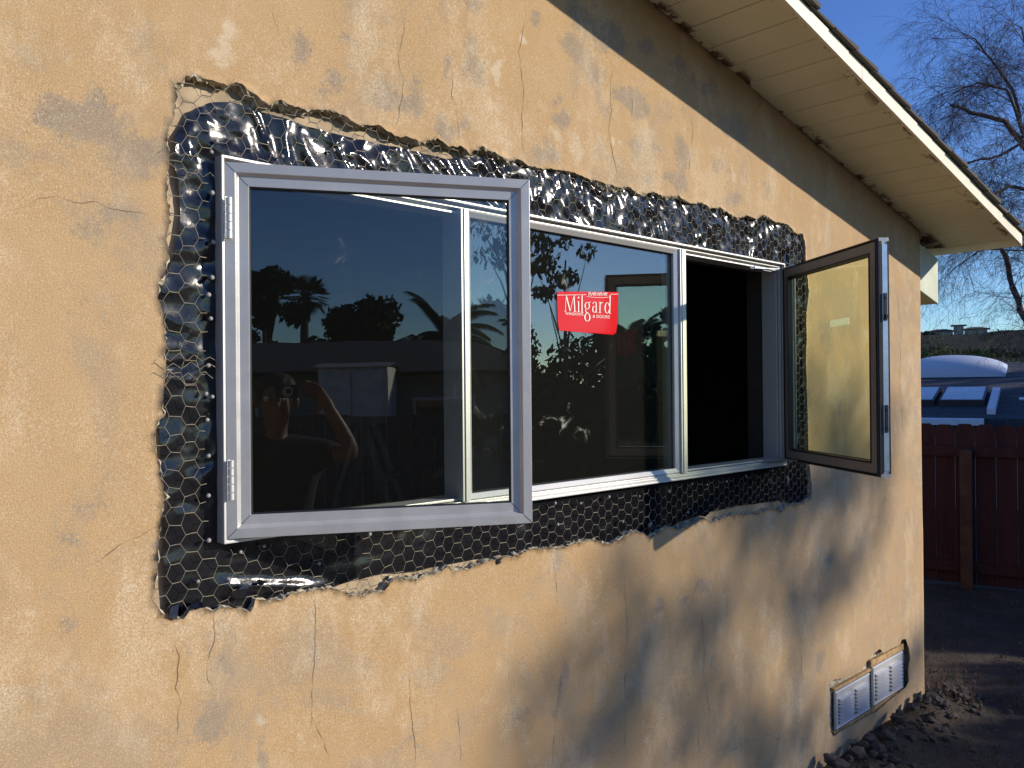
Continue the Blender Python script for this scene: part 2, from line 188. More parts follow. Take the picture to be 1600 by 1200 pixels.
cc = msf.mix(msf.math('MAXIMUM', pe, pe2), cc, (.16, .085, .05))
msf.color(cc); msf.bump(msf.noise(50, 4, .6, (1, .15, 1)), .0008, .6); M['soffit'] = msf.m
M['barge'] = simple('cream barge paint', (.78, .73, .56), .5, var=.06, scale=12, bump=.0006)
M['eave'] = simple('pale green eave paint', (.56, .60, .47), .6, var=.08)
msh = MT('asphalt shingles', (.08, .07, .06), .95)
msh.color(msh.mix(msh.noise(150, 3, .7), (.035, .033, .03), (.15, .13, .11))); msh.bump(msh.noise(120, 4), .003); M['shingle'] = msh.m
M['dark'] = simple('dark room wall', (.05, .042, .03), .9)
M['drywall'] = simple('primed jamb liner', (.36, .33, .33), .8, var=.08)
M['wood'] = simple('orange furring wood', (.42, .27, .12), .7, var=.3, scale=30)
mw = MT('zinc vent sheet', (.62, .64, .66), .35, .4)
mw.color(mw.mix(mw.noise(40, 5), (.66, .66, .65), (.78, .78, .77))); M['zinc'] = mw.m
mg = MT('bare soil', (.1, .08, .06), .95)
gc = mg.mix(mg.step(mg.noise(1.6, 7, .7), .35, .65), (.040, .029, .019), (.085, .062, .040))
gc = mg.mix(mg.step(mg.noise(.9, 5, .6), .52, .66, 0, .6), gc, (.045, .055, .022))
gc = mg.mix(mg.step(mg.noise(45, 5, .7), .58, .72, 0, .7), gc, (.15, .13, .10))
mg.color(gc); mg.bump(mg.noise(28, 7, .7), .02, .9).bump(mg.noise(3, 5), .05, .6); M['soil'] = mg.m
M['bounce_slab'] = simple('warm bounce slab', (.34, .29, .22), .9, var=.2, scale=3, bump=.002)  # pale warm tone for bouncing light up to the soffit
M['chunk'] = simple('broken stucco chunk', (.12, .10, .08), .95, var=.5, scale=18, bump=.004, bscale=60)
M['grass'] = mat_leaf('dark grass', (.035, .055, .015), (.11, .10, .04))
mfr = MT('red stained fence', (.15, .03, .02), .8)
mfr.color(mfr.mix(mfr.step(mfr.noise(9, 6, .7, (1, 1, .12)), .3, .7), (.038, .008, .006), (.08, .017, .012))); mfr.bump(mfr.noise(60, 4, .6, (1, 1, .06)), .002); M['fence'] = mfr.m
M['post'] = simple('weathered post', (.11, .045, .022), .85, var=.3, bump=.002)
M['bark'] = simple('grey bark', (.11, .085, .075), .95, var=.4, scale=20, bump=.01, bscale=40)
M['leafd'] = mat_leaf('dark leaves', (.025, .040, .016), (.06, .08, .03))
M['leafm'] = mat_leaf('olive leaves', (.035, .05, .02), (.08, .09, .035))
M['leafp'] = mat_leaf('palm leaves', (.035, .055, .02), (.09, .10, .045))
M['hill'] = mat_leaf('dry hillside', (.022, .025, .013), (.06, .052, .028))
M['nroof'] = simple('slate blue roof shingles', (.045, .052, .06), .85, var=.35, scale=14, bump=.01, bscale=25)
M['nwall'] = simple('neighbour wall paint', (.30, .29, .26), .85)
M['pale'] = simple('pale wall paint', (.80, .78, .68), .8)
M['tile'] = simple('brown roof tiles', (.07, .055, .045), .9, var=.3, scale=6)
mpt = MT('thin white paper', (.8, .8, .76), .8); tb = mpt.n('BsdfTranslucent'); tb.inputs[0].default_value = (.4, .4, .37, 1); ad = mpt.n('AddShader'); mpt.l(mpt.b.outputs[0], ad.inputs[0]); mpt.l(tb.outputs[0], ad.inputs[1]); mpt.l(ad.outputs[0], mpt.t.nodes['Material Output'].inputs[0]); M['paper'] = mpt.m
M['white'] = simple('white enamel', (.75, .77, .80), .45, var=.05)
M['wglass'] = simple('dark window glass', (.02, .025, .03), .05, spec=1.)
mdm = MT('frosted acrylic', (.62, .66, .72), .30); M['dome'] = mdm.m
msk = MT('rooflight glass', (.10, .13, .18), .12, spec=1.); msk.color(msk.mix(msk.noise(3, 5, .6, (1, 6, 1)), (.05, .07, .10), (.30, .36, .45))); M['rooflight'] = msk.m
M['skin'] = simple('skin', (.22, .125, .085), .5, var=.1)
M['shirt'] = simple('charcoal t-shirt', (.035, .035, .04), .9)
M['jeans'] = simple('blue jeans', (.05, .065, .11), .9)
M['hair'] = simple('brown hair', (.05, .03, .018), .7)
M['plastic'] = simple('black camera plastic', (.02, .02, .022), .35)
M['alu'] = simple('ladder wood', (.10, .08, .055), .7)
M['red'] = MT('red sticker print', (.72, .012, .016), .12).m
M['print'] = MT('white sticker print', (.85, .82, .70), .5).m

# ------------------------------------------------------------------ object helpers
def link(name, me, mat=None, parent=None, loc=None):
    o = bpy.data.objects.new(name, me); COL.objects.link(o)
    if me is not None and mat is not None:
        for q in (mat if isinstance(mat, (list, tuple)) else [mat]): me.materials.append(q)
    if parent: o.parent = parent
    if loc: o.location = loc
    return o
def tag(o, label=None, cat=None, group=None, kind=None):
    if label: o['label'] = label
    if cat: o['category'] = cat
    if group: o['group'] = group
    if kind: o['kind'] = kind
    return o
def empty(name, loc, label, cat, group=None, rz=0):
    o = link(name, None); o.location = loc; o.rotation_euler = (0, 0, rz); return tag(o, label, cat, group)
def mesh(name, V, Fc, mi=None, smooth=False):
    me = bpy.data.meshes.new(name); me.from_pydata([tuple(v) for v in V], [], Fc)
    if mi: me.polygons.foreach_set('material_index', mi)
    if smooth: me.polygons.foreach_set('use_smooth', [True] * len(me.polygons))
    me.validate(); me.update(); return me
class MB:
    def __init__(s): s.V = []; s.F = []; s.I = []; s.mi = 0
    def face(s, idx): s.F.append(idx); s.I.append(s.mi)
    def box(s, x0, x1, y0, y1, z0, z1, mat=None):
        b = len(s.V)
        for p in ((x0, y0, z0), (x1, y0, z0), (x1, y1, z0), (x0, y1, z0), (x0, y0, z1), (x1, y0, z1), (x1, y1, z1), (x0, y1, z1)):
            s.V.append(mat @ Vector(p) if mat else Vector(p))
        for f in ((0, 3, 2, 1), (4, 5, 6, 7), (0, 1, 5, 4), (1, 2, 6, 5), (2, 3, 7, 6), (3, 0, 4, 7)): s.face([b + i for i in f])
        return s
    def bar(s, p, q, w, h, up=(0, 0, 1)):
        p, q = Vector(p), Vector(q); d = (q - p); L = d.length; d.normalize(); u = Vector(up)
        if abs(d.dot(u)) > .98: u = Vector((0, 1, 0))
        sdv = d.cross(u).normalized(); u = sdv.cross(d)
        m = Matrix((d, sdv, u)).transposed().to_4x4(); m.translation = p
        return s.box(0, L, -w / 2, w / 2, -h / 2, h / 2, m)
    def tube(s, pts, rad, n=6, cap=True):
        pts = [Vector(p) for p in pts]
        if not isinstance(rad, (list, tuple)): rad = [rad] * len(pts)
        b0 = len(s.V); up = Vector((0, 0, 1))
        for i, p in enumerate(pts):
            d = (pts[min(i + 1, len(pts) - 1)] - pts[max(i - 1, 0)])
            if d.length < 1e-9: d = Vector((0, 0, 1))
            d.normalize()
            a = d.cross(up) if abs(d.z) < .95 else d.cross(Vector((1, 0, 0)))
            a.normalize(); b = d.cross(a)
            for k in range(n):
                t = 2 * pi * k / n; s.V.append(p + (a * cos(t) + b * sin(t)) * rad[i])
        for i in range(len(pts) - 1):
            for k in range(n):
                s.face([b0 + i * n + k, b0 + i * n + (k + 1) % n, b0 + (i + 1) * n + (k + 1) % n, b0 + (i + 1) * n + k])
        if cap:
            s.face([b0 + k for k in range(n)][::-1]); s.face([b0 + (len(pts) - 1) * n + k for k in range(n)])
        return s
    def poly(s, pts):
        b = len(s.V); s.V += [Vector(p) for p in pts]; s.face(list(range(b, b + len(pts)))); return s
    def frame(s, x0, x1, z0, z1, prof, closed=False):
        """sweep a profile of (inset, y) round a rectangle with mitred corners"""
        b = len(s.V); n = len(prof)
        for i, y in prof:
            for p in ((x0 + i, z0 + i), (x1 - i, z0 + i), (x1 - i, z1 - i), (x0 + i, z1 - i)): s.V.append(Vector((p[0], y, p[1])))
        for j in range(n if closed else n - 1):
            for k in range(4):
                a = b + j * 4; c = b + ((j + 1) % n) * 4
                s.face([a + k, a + (k + 1) % 4, c + (k + 1) % 4, c + k])
        return s
    def build(s, name, mat, parent=None, smooth=False, bevel=0, loc=None):
        me = mesh(name, s.V, s.F, s.I, smooth); o = link(name, me, mat, parent, loc)
        if bevel:
            bv = o.modifiers.new('b', 'BEVEL'); bv.width = bevel; bv.segments = 2; bv.limit_method = 'ANGLE'
        return o

def fbm(x, y, z=0, o=3):
    v = 0; a = 1; 
    for i in range(o):
        v += a * noise.noise(Vector((x, y, z))); x *= 2.03; y *= 2.03; z += 7.3; a *= .5
    return v
def inside(poly, x, z):
    c = False; n = len(poly); j = n - 1
    for i in range(n):
        xi, zi = poly[i]; xj, zj = poly[j]
        if (zi > z) != (zj > z) and x < (xj - xi) * (z - zi) / (zj - zi) + xi: c = not c
        j = i
    return c
def resample(poly, step, jit):
    out = []; n = len(poly)
    for i in range(n):
        a = Vector(poly[i]); b = Vector(poly[(i + 1) % n]); L = (b - a).length; k = max(1, round(L / step))
        nn = Vector(((b - a).y, -(b - a).x)); nn.normalize()
        for j in range(k):
            p = a.lerp(b, j / k); q = fbm(p.x * 85, p.y * 85, 3, 2) * jit + random.uniform(-.4, .4) * jit
            out.append(p + nn * q)
    return out
def cdt(outer, holes, grid_pts, min_d):
    """constrained triangulation; returns 2D verts, faces, map of outer/hole indices"""
    pts = []; edges = []; loops = []
    for lp in [outer] + holes:
        b = len(pts); n = len(lp); pts += [Vector((p[0], p[1])) for p in lp]
        edges += [(b + i, b + (i + 1) % n) for i in range(n)]; loops.append(list(range(b, b + n)))
    cell = {}
    for p in pts: cell.setdefault((int(p.x // min_d), int(p.y // min_d)), []).append(p)
    for g in grid_pts:
        ci, cj = int(g[0] // min_d), int(g[1] // min_d); ok = True
        for i in (-1, 0, 1):
            for j in (-1, 0, 1):
                for q in cell.get((ci + i, cj + j), ()):
                    if (q.x - g[0]) ** 2 + (q.y - g[1]) ** 2 < min_d * min_d: ok = False
        if ok: pts.append(Vector((g[0], g[1])))
    v, e, f, ov, oe, of = delaunay_2d_cdt(pts, edges, [], 0, 1e-6)
    remap = {}
    for i, o in enumerate(ov):
        for q in o: remap[q] = i
    out = []
    op = [(p[0], p[1]) for p in outer]; hp = [[(p[0], p[1]) for p in h] for h in holes]
    bb = [(min(p[0] for p in h), max(p[0] for p in h), min(p[1] for p in h), max(p[1] for p in h)) for h in hp]
    for t in f:
        cx = sum(v[i].x for i in t) / 3; cz = sum(v[i].y for i in t) / 3
        if not inside(op, cx, cz): continue
        bad = False
        for h, q in zip(hp, bb):
            if q[0] < cx < q[1] and q[2] < cz < q[3] and inside(h, cx, cz): bad = True; break
        if not bad: out.append(list(t))
    return v, out, [[remap[i] for i in lp] for lp in loops]

# ------------------------------------------------------------------ the stucco house
import numpy as np
house = empty('stucco_house', (4.585, 0, 0), 'tan stucco house wall under a cream soffit, with a new window in a broken-out opening', 'house')
house.location = (0, 0, 0)
def soff(x): return 2.873 - .21 * (x - 2.936)
XC = 4.585
hole = resample(HOLE, .008, .0042); vhole = resample(VHOLE, .009, .003)
outer = [(-9, -.15), (-.3, -.15)] + [(-.3 + i * (XC + .3) / 30, -.15) for i in range(1, 31)] + [(XC, -.15 + i * (soff(XC) + .15) / 20) for i in range(1, 21)] + \
        [(XC - i * (XC + .3) / 30, soff(XC - i * (XC + .3) / 30)) for i in range(1, 31)] + [(-2.5, soff(-2.5)), (-9, 2.6)]
g = []; st = .0155
hx0, hx1, hz0, hz1 = .66, 3.3, 1.18, 2.45
x = -.28
while x < XC - .01:
    z = -.13
    while z < soff(x) - .02:
        if not inside(HOLE, x, z): g.append((x + random.uniform(-.3, .3) * st, z + random.uniform(-.3, .3) * st))
        z += st * (1.6 if z > 2.75 else 1)
    x += st
V2, F2, L2 = cdt(outer, [hole, vhole], g, .0075)
def wy(x, z): return .0035 * fbm(x * 1.1, z * 1.1, 1, 2) + .0012 * fbm(x * 7, z * 7, 5, 2)
V = [Vector((p.x, wy(p.x, p.y), p.y)) for p in V2]; F = F2; mi = [0] * len(F)
def crumb(loop, depth, top_in, side_in):
    global V, F, mi
    pts = [V[i].copy() for i in loop]; n = len(pts)
    area = sum(pts[i].x * pts[(i + 1) % n].z - pts[(i + 1) % n].x * pts[i].z for i in range(n))
    prev = list(loop)
    cz = sum(p.z for p in pts) / n
    for k, yy in enumerate((.005, .011, .018, .026, depth)):
        cur = []
        for i in range(n):
            a = pts[i - 1]; b = pts[(i + 1) % n]; d = Vector((b.x - a.x, b.z - a.z)); d.normalize()
            nn = Vector((-d.y, d.x)) * (1 if area > 0 else -1)      # towards the hole
            p = pts[i]; up = max(0, -nn.y)
            amt = (top_in * up + side_in * (1 - up)) * (yy / depth)
            big = max(0, .45 + fbm(p.x * 9, p.z * 9, 2, 3) * 1.5)
            off = amt * big + .008 * fbm(p.x * 75, p.z * 75, k * 3.1, 3) + random.uniform(-.0025, .0025)
            off = max(off, -.004)
            V.append(Vector((p.x + nn.x * off, wy(p.x, p.z) + yy + random.uniform(-.0028, .0028), p.z + nn.y * off))); cur.append(len(V) - 1)
        for i in range(n):
            j = (i + 1) % n
            q = [prev[i], prev[j], cur[j], cur[i]]
            F.append(q if area < 0 else q[::-1]); mi.append(1)
        prev = cur
crumb(L2[0], .036, .030, .004); crumb(L2[1], .03, .015, .003)
# hairline cracks: thin dark slivers lying on the stucco
for c in CRACKS:
    pts = [Vector(p) for p in c]; P = []
    for a, b in zip(pts[:-1], pts[1:]):
        k = max(2, int((b - a).length / .006))
        P += [a.lerp(b, i / k) for i in range(k)]
    P.append(pts[-1]); m = len(P); ww = []
    Q = []
    for i, p in enumerate(P):
        d = (P[min(i + 1, m - 1)] - P[max(0, i - 1)]).normalized(); nn = Vector((-d.y, d.x))
        p = p + nn * (.004 * fbm(p.x * 30, p.y * 30, 4, 3))
        wd = max(.00005, (.0004 + .0007 * fbm(p.x * 25, p.y * 25, 8, 2)) * min(1, i / 8, (m - 1 - i) / 8)) * (1 + max(0, p.x - 1) * .3)
        Q.append((p + nn * wd, p - nn * wd))
    b = len(V)
    for s_, e_ in Q:
        for p in (s_, e_): V.append(Vector((p.x, wy(p.x, p.y) - .0007, p.y)))
    for i in range(m - 1):
        F.append([b + 2 * i, b + 2 * i + 1, b + 2 * i + 3, b + 2 * i + 2]); mi.append(2)
me = mesh('wall', V, F, mi)
me.polygons.foreach_set('use_smooth', [k == 0 for k in mi])
at = me.color_attributes.new('blot', 'FLOAT_COLOR', 'POINT')
co = np.empty(len(me.vertices) * 3); me.vertices.foreach_get('co', co); co = co.reshape(-1, 3)
A = np.zeros((len(co), 4)); A[:, 3] = 1
for i_ in range(len(co)):
    px_, pz_ = co[i_, 0], co[i_, 2]
    if px_ > -.3: co[i_, 0] += .030 * noise.noise(Vector((px_ * 11, pz_ * 11, 0))) + .018 * noise.noise(Vector((px_ * 34, pz_ * 34, 5))); co[i_, 2] += .034 * noise.noise(Vector((px_ * 11, pz_ * 11, 9))) + .018 * noise.noise(Vector((px_ * 34, pz_ * 34, 15)))
for ch, BL in ((0, GREY), (1, LIGHT)):
    for (bx, bz, rx, rz, s_) in BL:
        d = np.sqrt(((co[:, 0] - bx) / (rx * 1.15)) ** 2 + ((co[:, 2] - bz) / (rz * 1.15)) ** 2)
        A[:, ch] = np.maximum(A[:, ch], s_ * np.clip(1.45 - d, 0, 1))
at.data.foreach_set('color', A.ravel())
link('wall', me, [M['stucco'], M['edge'], M['crack']], house)
b = MB(); b.box(XC - .16, XC - .0005, .012, 7, -.15, soff(XC)); b.box(-9, -8.9, .02, 7, -.15, 2.6); b.box(-9, XC - .16, 6.9, 7, -.15, 2.5)
b.build('side_wall', M['stucco'], house)

# layers in the broken opening
def sheet(name, mat, poly, hol, step, yf, sm=True):
    xs = [p[0] for p in poly]; zs = [p[1] for p in poly]; gg = []
    x = min(xs)
    while x < max(xs):
        z = min(zs)
        while z < max(zs):
            if inside(poly, x, z): gg.append((x + random.uniform(-.2, .2) * step, z + random.uniform(-.2, .2) * step))
            z += step
        x += step
    v, f, _ = cdt(poly, hol, gg, step * .55)
    return link(name, mesh(name, [(p.x, yf(p.x, p.y), p.y) for p in v], f, smooth=sm), mat, house)
kp = [(.56, 1.14), (3.24, 1.2), (3.26, 2.42), (.56, 2.48)]
def rectl(x0, x1, z0, z1, n=1): return [(x0, z0), (x1, z0), (x1, z1), (x0, z1)]
sheet('kraft_paper', M['kraft'], kp, [rectl(.775, 3.11, 1.407, 2.189)], .03, lambda x, z: .0305 + .0012 * fbm(x * 12, z * 12, 0, 3))
def ridge(a): return 1 - abs(a) * 2.2
def filmy(x, z):
    if z > 2.17: k = min(1, (z - 2.17) / .04)
    else: k = 0
    wx, wz = x + .03 * noise.noise(Vector((x * 9, z * 9, 0))), z + .03 * noise.noise(Vector((x * 9, z * 9, 5)))
    u = wx * .8 + wz * .6; v = wz * .8 - wx * .6
    f1 = ridge(noise.noise(Vector((u * 21, v * 8, 2)))) * .0062 + ridge(noise.noise(Vector((wx * 14, wz * 15, 9)))) * .0042
    side = min(1, max(0, (.86 - x) / .05)) if x < 1 else min(1, max(0, (x - 3.03) / .04))
    f2 = noise.noise(Vector((wx * 18, wz * 16, 4))) * .0058 + ridge(noise.noise(Vector((wx * 12, wz * 22, 6)))) * .0025
    f3 = noise.noise(Vector((x * 5, z * 16, 4))) * .0045 + noise.noise(Vector((wx * 17, wz * 26, 1))) * .0016
    low = min(1, max(0, (1.46 - z) / .05))
    h = f1 * k * (1 - side * .3) + (f2 * side * (1 - low * .7) * (1 - .3 * k)) + f3 * low
    # folds at the lower left corner
    dd = (z - 1.285) - (x - .80) * -.18 
    if .72 < x < 1.05: h += .009 * math.exp(-(dd / .016) ** 2) * min(1, (x - .72) / .06) * min(1, (1.05 - x) / .1)
    return .021 - max(-.006, min(.013, h + .001))
FILMP = [(p.x, p.y) for p in resample(FILM, .012, .002)]
film = sheet('building_film', M['film'], FILMP, [[(p.x, p.y) for p in resample(rectl(.7555, 3.1295, 1.3875, 2.2085), .012, 0)]], .0062, filmy)
sb_ = film.modifiers.new('s', 'SUBSURF'); sb_.levels = sb_.render_levels = 1
# torn flaps along the edge
def flap(pts):
    b = MB(); b.poly(pts); return b
for (x, z, w_, h_) in ((.655, 1.262, .03, .03), (.70, 1.268, .03, .02), (.80, 1.274, .045, .03), (.845, 1.290, .02, .014), (2.24, 1.245, .05, .03), (1.55, 1.232, .02, .02), (3.10, 1.262, .03, .05), (3.05, 1.268, .03, .02), (2.56, 1.25, .05, .02), (3.16, 1.31, .02, .06), (3.165, 2.25, .03, .05)):
    pts = []; fm = MB()
    for k in range(9):
        t = 2 * pi * k / 9; r = random.uniform(.35, .62)
        pts.append((x + cos(t) * w_ * r, -.002 + random.uniform(-.006, .010), z + sin(t) * h_ * r))
    fm.poly(pts); fm.build('torn_flap', M['film'], film)

# chicken wire: flat-topped hexagons, warped, cut round the window
HEX = .0375; sd_ = HEX / sqrt(3)
def wwarp(x, z):
    dx = .012 * noise.noise(Vector((x * 3, z * 3, 11))) + .005 * noise.noise(Vector((x * 14, z * 14, 3))) + .0045 * noise.noise(Vector((x * 50, z * 50, 3)))
    dz = .012 * noise.noise(Vector((x * 3, z * 3, 21))) + .005 * noise.noise(Vector((x * 14, z * 14, 13))) + .0045 * noise.noise(Vector((x * 50, z * 50, 13)))
    dz -= .018 * math.exp(-((z - 1.74) / .05) ** 2) * (1 if x < 1 else 0) * (1 if z > 1.74 else -1)
    y = .0055 + .0045 * noise.noise(Vector((x * 11, z * 11, 31))) + .0015 * noise.noise(Vector((x * 45, z * 45, 31)))
    return Vector((x + dx, min(y, .0095), z + dz))
seg = {}
nc = int(2.9 / (1.5 * sd_)); nr = int(1.4 / HEX)
for i in range(nc):
    for j in range(nr):
        cx = .5 + i * 1.5 * sd_; cz = 1.13 + j * HEX + (HEX / 2 if i % 2 else 0)
        vs = [(cx + sd_ * cos(pi / 3 * k), cz + sd_ * sin(pi / 3 * k)) for k in range(6)]
        for k in range(6):
            a, b_ = vs[k], vs[(k + 1) % 6]
            key = tuple(sorted(((round(a[0], 4), round(a[1], 4)), (round(b_[0], 4), round(b_[1], 4)))))
            seg[tuple((round(q[0], 3), round(q[1], 3)) for q in key)] = (a, b_, abs(a[1] - b_[1]) < 1e-5)
wm = MB()
def inwin(p):
    m = .030 + .018 * noise.noise(Vector((p.x * 16, p.z * 16, 51)))
    m2 = m if p.z > 1.39 else .022 + .02 * noise.noise(Vector((p.x * 8, 0, 3)))
    if p.z > 2.2: m2 = .006
    if p.x > 3.1: m2 = .0
    return .755 - m < p.x < 3.13 + m2 and 1.387 - m2 < p.z < 2.209 + m2
for a, b_, hz in seg.values():
    A_, B_ = wwarp(*a), wwarp(*b_)
    ia, ib = inside(HOLE, A_.x, A_.z), inside(HOLE, B_.x, B_.z)
    if not ia and not ib: continue
    if not ia: A_ = B_.lerp(A_, .55); A_.y = .012
    if not ib: B_ = A_.lerp(B_, .55); B_.y = .012
    wa, wb = inwin(A_), inwin(B_)
    if wa and wb: continue
    if wa: A_ = B_.lerp(A_, .6)
    if wb: B_ = A_.lerp(B_, .6)
    mid = A_.lerp(B_, .5) + Vector((random.uniform(-1, 1), random.uniform(-.6, .6), random.uniform(-1, 1))) * .0008
    wm.tube([A_, mid, B_], .00085 if hz else .00055, 4, cap=False)
# a second crushed lap of wire
for (x0, x1, z0) in ((.60, .75, 1.755), (.60, .74, 1.735), (.62, .75, 1.772), (3.14, 3.2, 1.8), (.63, .72, 2.19), (.64, .75, 2.16)):
    pts = []; k = 9
    for i in range(k):
        t = i / (k - 1); pts.append((x0 + (x1 - x0) * t, .0 + random.uniform(-.002, .004), z0 + .012 * (i % 2) + random.uniform(-.004, .004)))
    wm.tube(pts, .0008, 4, cap=False)
wm.build('wire_mesh', M['wire'], house, smooth=True)
# nails with fibre washers
nb = MB()
prof = [(.0, -.0052), (.003, -.005), (.0055, -.0032), (.0062, -.001), (.0058, .0005), (.002, .001), (.0014, .014)]
for r_, y_ in prof:
    for k in range(10): nb.V.append(Vector((max(r_, .0002) * cos(2 * pi * k / 10), y_, max(r_, .0002) * sin(2 * pi * k / 10))))
for j in range(len(prof) - 1):
    for k in range(10): nb.face([j * 10 + k, j * 10 + (k + 1) % 10, (j + 1) * 10 + (k + 1) % 10, (j + 1) * 10 + k])
nail = None
for (x, z) in NAILS:
    if nail is None: nail = nb.build('nail', M['nailhead'], film, smooth=True); o = nail
    else: o = nail.copy(); COL.objects.link(o)
    o.location = (x, .0 + random.uniform(-.001, .003), z); o.rotation_euler = (random.uniform(-.35, .35), 0, random.uniform(-.35, .35))
    sc = random.uniform(.68, .88); o.scale = (sc, sc, sc)

# ------------------------------------------------------------------ window
WX0, WX1, WZ0, WZ1 = .755, 3.13, 1.387, 2.209
b = MB(); b.frame(WX0, WX1, WZ0, WZ1, [(0, .07), (0, -.015), (.006, -.015), (.006, .012), (.013, .012), (.013, .0), (.017, .0), (.017, .022), (.024, .022), (.024, .010), (.030, .010), (.030, .075), (0, .075)])
b.box(WX0 + .0065, WX1 - .0065, -.011, .075, WZ0 + .004, WZ0 + .016); b.box(WX0 + .03, WX1 - .03, -.004, .070, WZ0 + .0155, WZ0 + .022)
window = b.build('window', M['frame'], house, bevel=.0012)
M1 = (1.415, 1.442); M2 = (2.407, 2.441)
for (a, c) in (M1, M2):
    q = MB(); q.box(a, c, -.010, .07, WZ0 + .0225, WZ1 - .0175); q.box(a + .008, c - .008, -.0135, -.0105, WZ0 + .0225, WZ1 - .0175)
    q.build('mullion', M['frame'], window, bevel=.001)
q = MB(); q.frame(M1[1] + .0005, M2[0] - .0005, WZ0 + .0225, WZ1 - .0175, [(0, .03), (0, .0005), (.004, -.003), (.017, .006), (.017, .03)])
q.build('glazing_bead', M['frame'], window)
q = MB(); q.box(M1[1] + .012, M2[0] - .012, .018, .022, WZ0 + .034, WZ1 - .03); q.build('pane', M['glass_mid'], window)
# interior edge frame of the fixed lite, dark gasket
q = MB(); q.frame(M1[1] + .016, M2[0] - .016, WZ0 + .038, WZ1 - .034, [(0, .0175), (.004, .0145), (.006, .0178)]); q.build('gasket', M['gasket'], window)

PROF = [(0, 0), (0, -.034), (.021, -.034), (.0275, -.025), (.048, -.025), (.048, -.004), (.043, -.004), (.043, 0)]
def sash(x0, x1, z0, z1, loc, rz, inner, glass, gdark=False):
    q = MB(); q.frame(x0, x1, z0, z1, PROF, True); s_ = q.build('sash', inner, window, bevel=.0008, loc=loc); s_.rotation_euler = (0, 0, rz)
    parts = []
    for (cx_, cz_, sx_, sz_) in ((x0, z0, 1, 1), (x1, z0, -1, 1), (x1, z1, -1, -1), (x0, z1, 1, -1)):
        q = MB(); q.bar((cx_ + sx_ * .001, -.0341, cz_ + sz_ * .001), (cx_ + sx_ * .0205, -.0341, cz_ + sz_ * .0205), .0004, .0011, (sx_, 0, -sz_)); q.bar((cx_ + sx_ * .0285, -.0251, cz_ + sz_ * .0285), (cx_ + sx_ * .047, -.0251, cz_ + sz_ * .047), .0004, .0011, (sx_, 0, -sz_))
        parts.append(q.build('mitre_seam', M['gasket'], window, loc=loc))
    q = MB(); q.box(x0 + .045, x1 - .045, -.017, -.012, z0 + .045, z1 - .045); parts.append(q.build('pane', glass, window, loc=loc))
    q = MB(); q.frame(x0 + .0475, x1 - .0475, z0 + .0475, z1 - .0475, [(-.001, -.0245), (.0035, -.0225), (.0045, -.0175)]); parts.append(q.build('gasket', M['gasket'], window, loc=loc))
    for p in parts: p.rotation_euler = (0, 0, rz)
    return s_
AL = R(28.3)
sash(0, .672, 1.397, 2.195, (.762 + .034 * sin(AL), -.0135 + .034 * cos(AL), 0), -AL, M['sash'], M['glass'])
AR = R(54)
RL = (3.125, -.012, 0)
for_w = .68
s2 = sash(-for_w, 0, 1.408, 2.192, RL, AR, M['sash'], M['glass_green'])
# inner facing of the right sash: taupe flat, black weatherstrip, lock strip on the free edge
q = MB(); q.frame(-for_w + .012, -.012, 1.42, 2.18, [(0, .0005), (0, .006), (.031, .006), (.033, .0005)], False); o = q.build('sash_lining', M['sashin'], window, loc=RL); o.rotation_euler = (0, 0, AR)
q = MB(); q.frame(-for_w + .002, -.002, 1.410, 2.190, [(0, .0005), (.001, .008), (.005, .009), (.009, .008), (.0095, .0005)]); q.frame(-for_w + .043, -.043, 1.451, 2.149, [(0, .006), (.002, .0085), (.006, .0085), (.008, -.010)])
o = q.build('weatherstrip', M['gasket'], window, loc=RL); o.rotation_euler = (0, 0, AR)
q = MB(); q.box(-for_w - .0025, -for_w - .0005, -.028, -.010, 1.43, 2.17); o = q.build('lock_strip', M['steel'], window, loc=RL); o.rotation_euler = (0, 0, AR)
for zz in (1.60, 1.965):
    q = MB()
    q.box(-for_w - .006, -for_w - .0030, -.024, -.014, zz - .045, zz + .045)
    for k in (-1, 1): q.tube([(-for_w - .009, -.019, zz + k * .03), (-for_w - .003, -.019, zz + k * .03)], .004, 10)
    if zz > 1.9: q.box(-for_w - .012, -for_w - .0030, -.022, -.016, 1.925, 1.94)
    o = q.build('lock_plate', M['gasket'], window, loc=RL); o.rotation_euler = (0, 0, AR)
q = MB(); q.box(-for_w - .0022, -for_w - .0004, -.0085, -.0005, 1.42, 2.18); q.box(-for_w - .0022, -for_w - .0004, -.0335, -.0298, 1.42, 2.18); o = q.build('edge_seal', M['gasket'], window, loc=RL); o.rotation_euler = (0, 0, AR)
# stay arms at the sill and head of the right opening
for zz in (WZ0 + .026, WZ1 - .034):
    q = MB(); q.bar((2.93, .012, zz), (3.085, -.035, zz + .004), .014, .003); q.bar((3.10, .02, zz + .003), (3.02, -.11, zz + .006), .012, .003); q.box(2.90, 3.09, .008, .022, zz - .003, zz - .0008)
    q.tube([(2.935, .011, zz - .002), (2.935, .011, zz + .008)], .006, 10); q.build('stay_arm', M['steel'], window)
# butt hinges on the left jamb
for (z0, z1) in ((2.03, 2.118), (1.48, 1.565)):
    q = MB(); k = 5; h = (z1 - z0) / k
    for i in range(k): q.tube([(.765, -.0285, z0 + i * h + .001), (.765, -.0285, z0 + (i + 1) * h - .001)], .0058, 12)
    q.box(.757, .764, -.0285, -.0225, z0, z1); q.build('hinge', M['frame'], window)

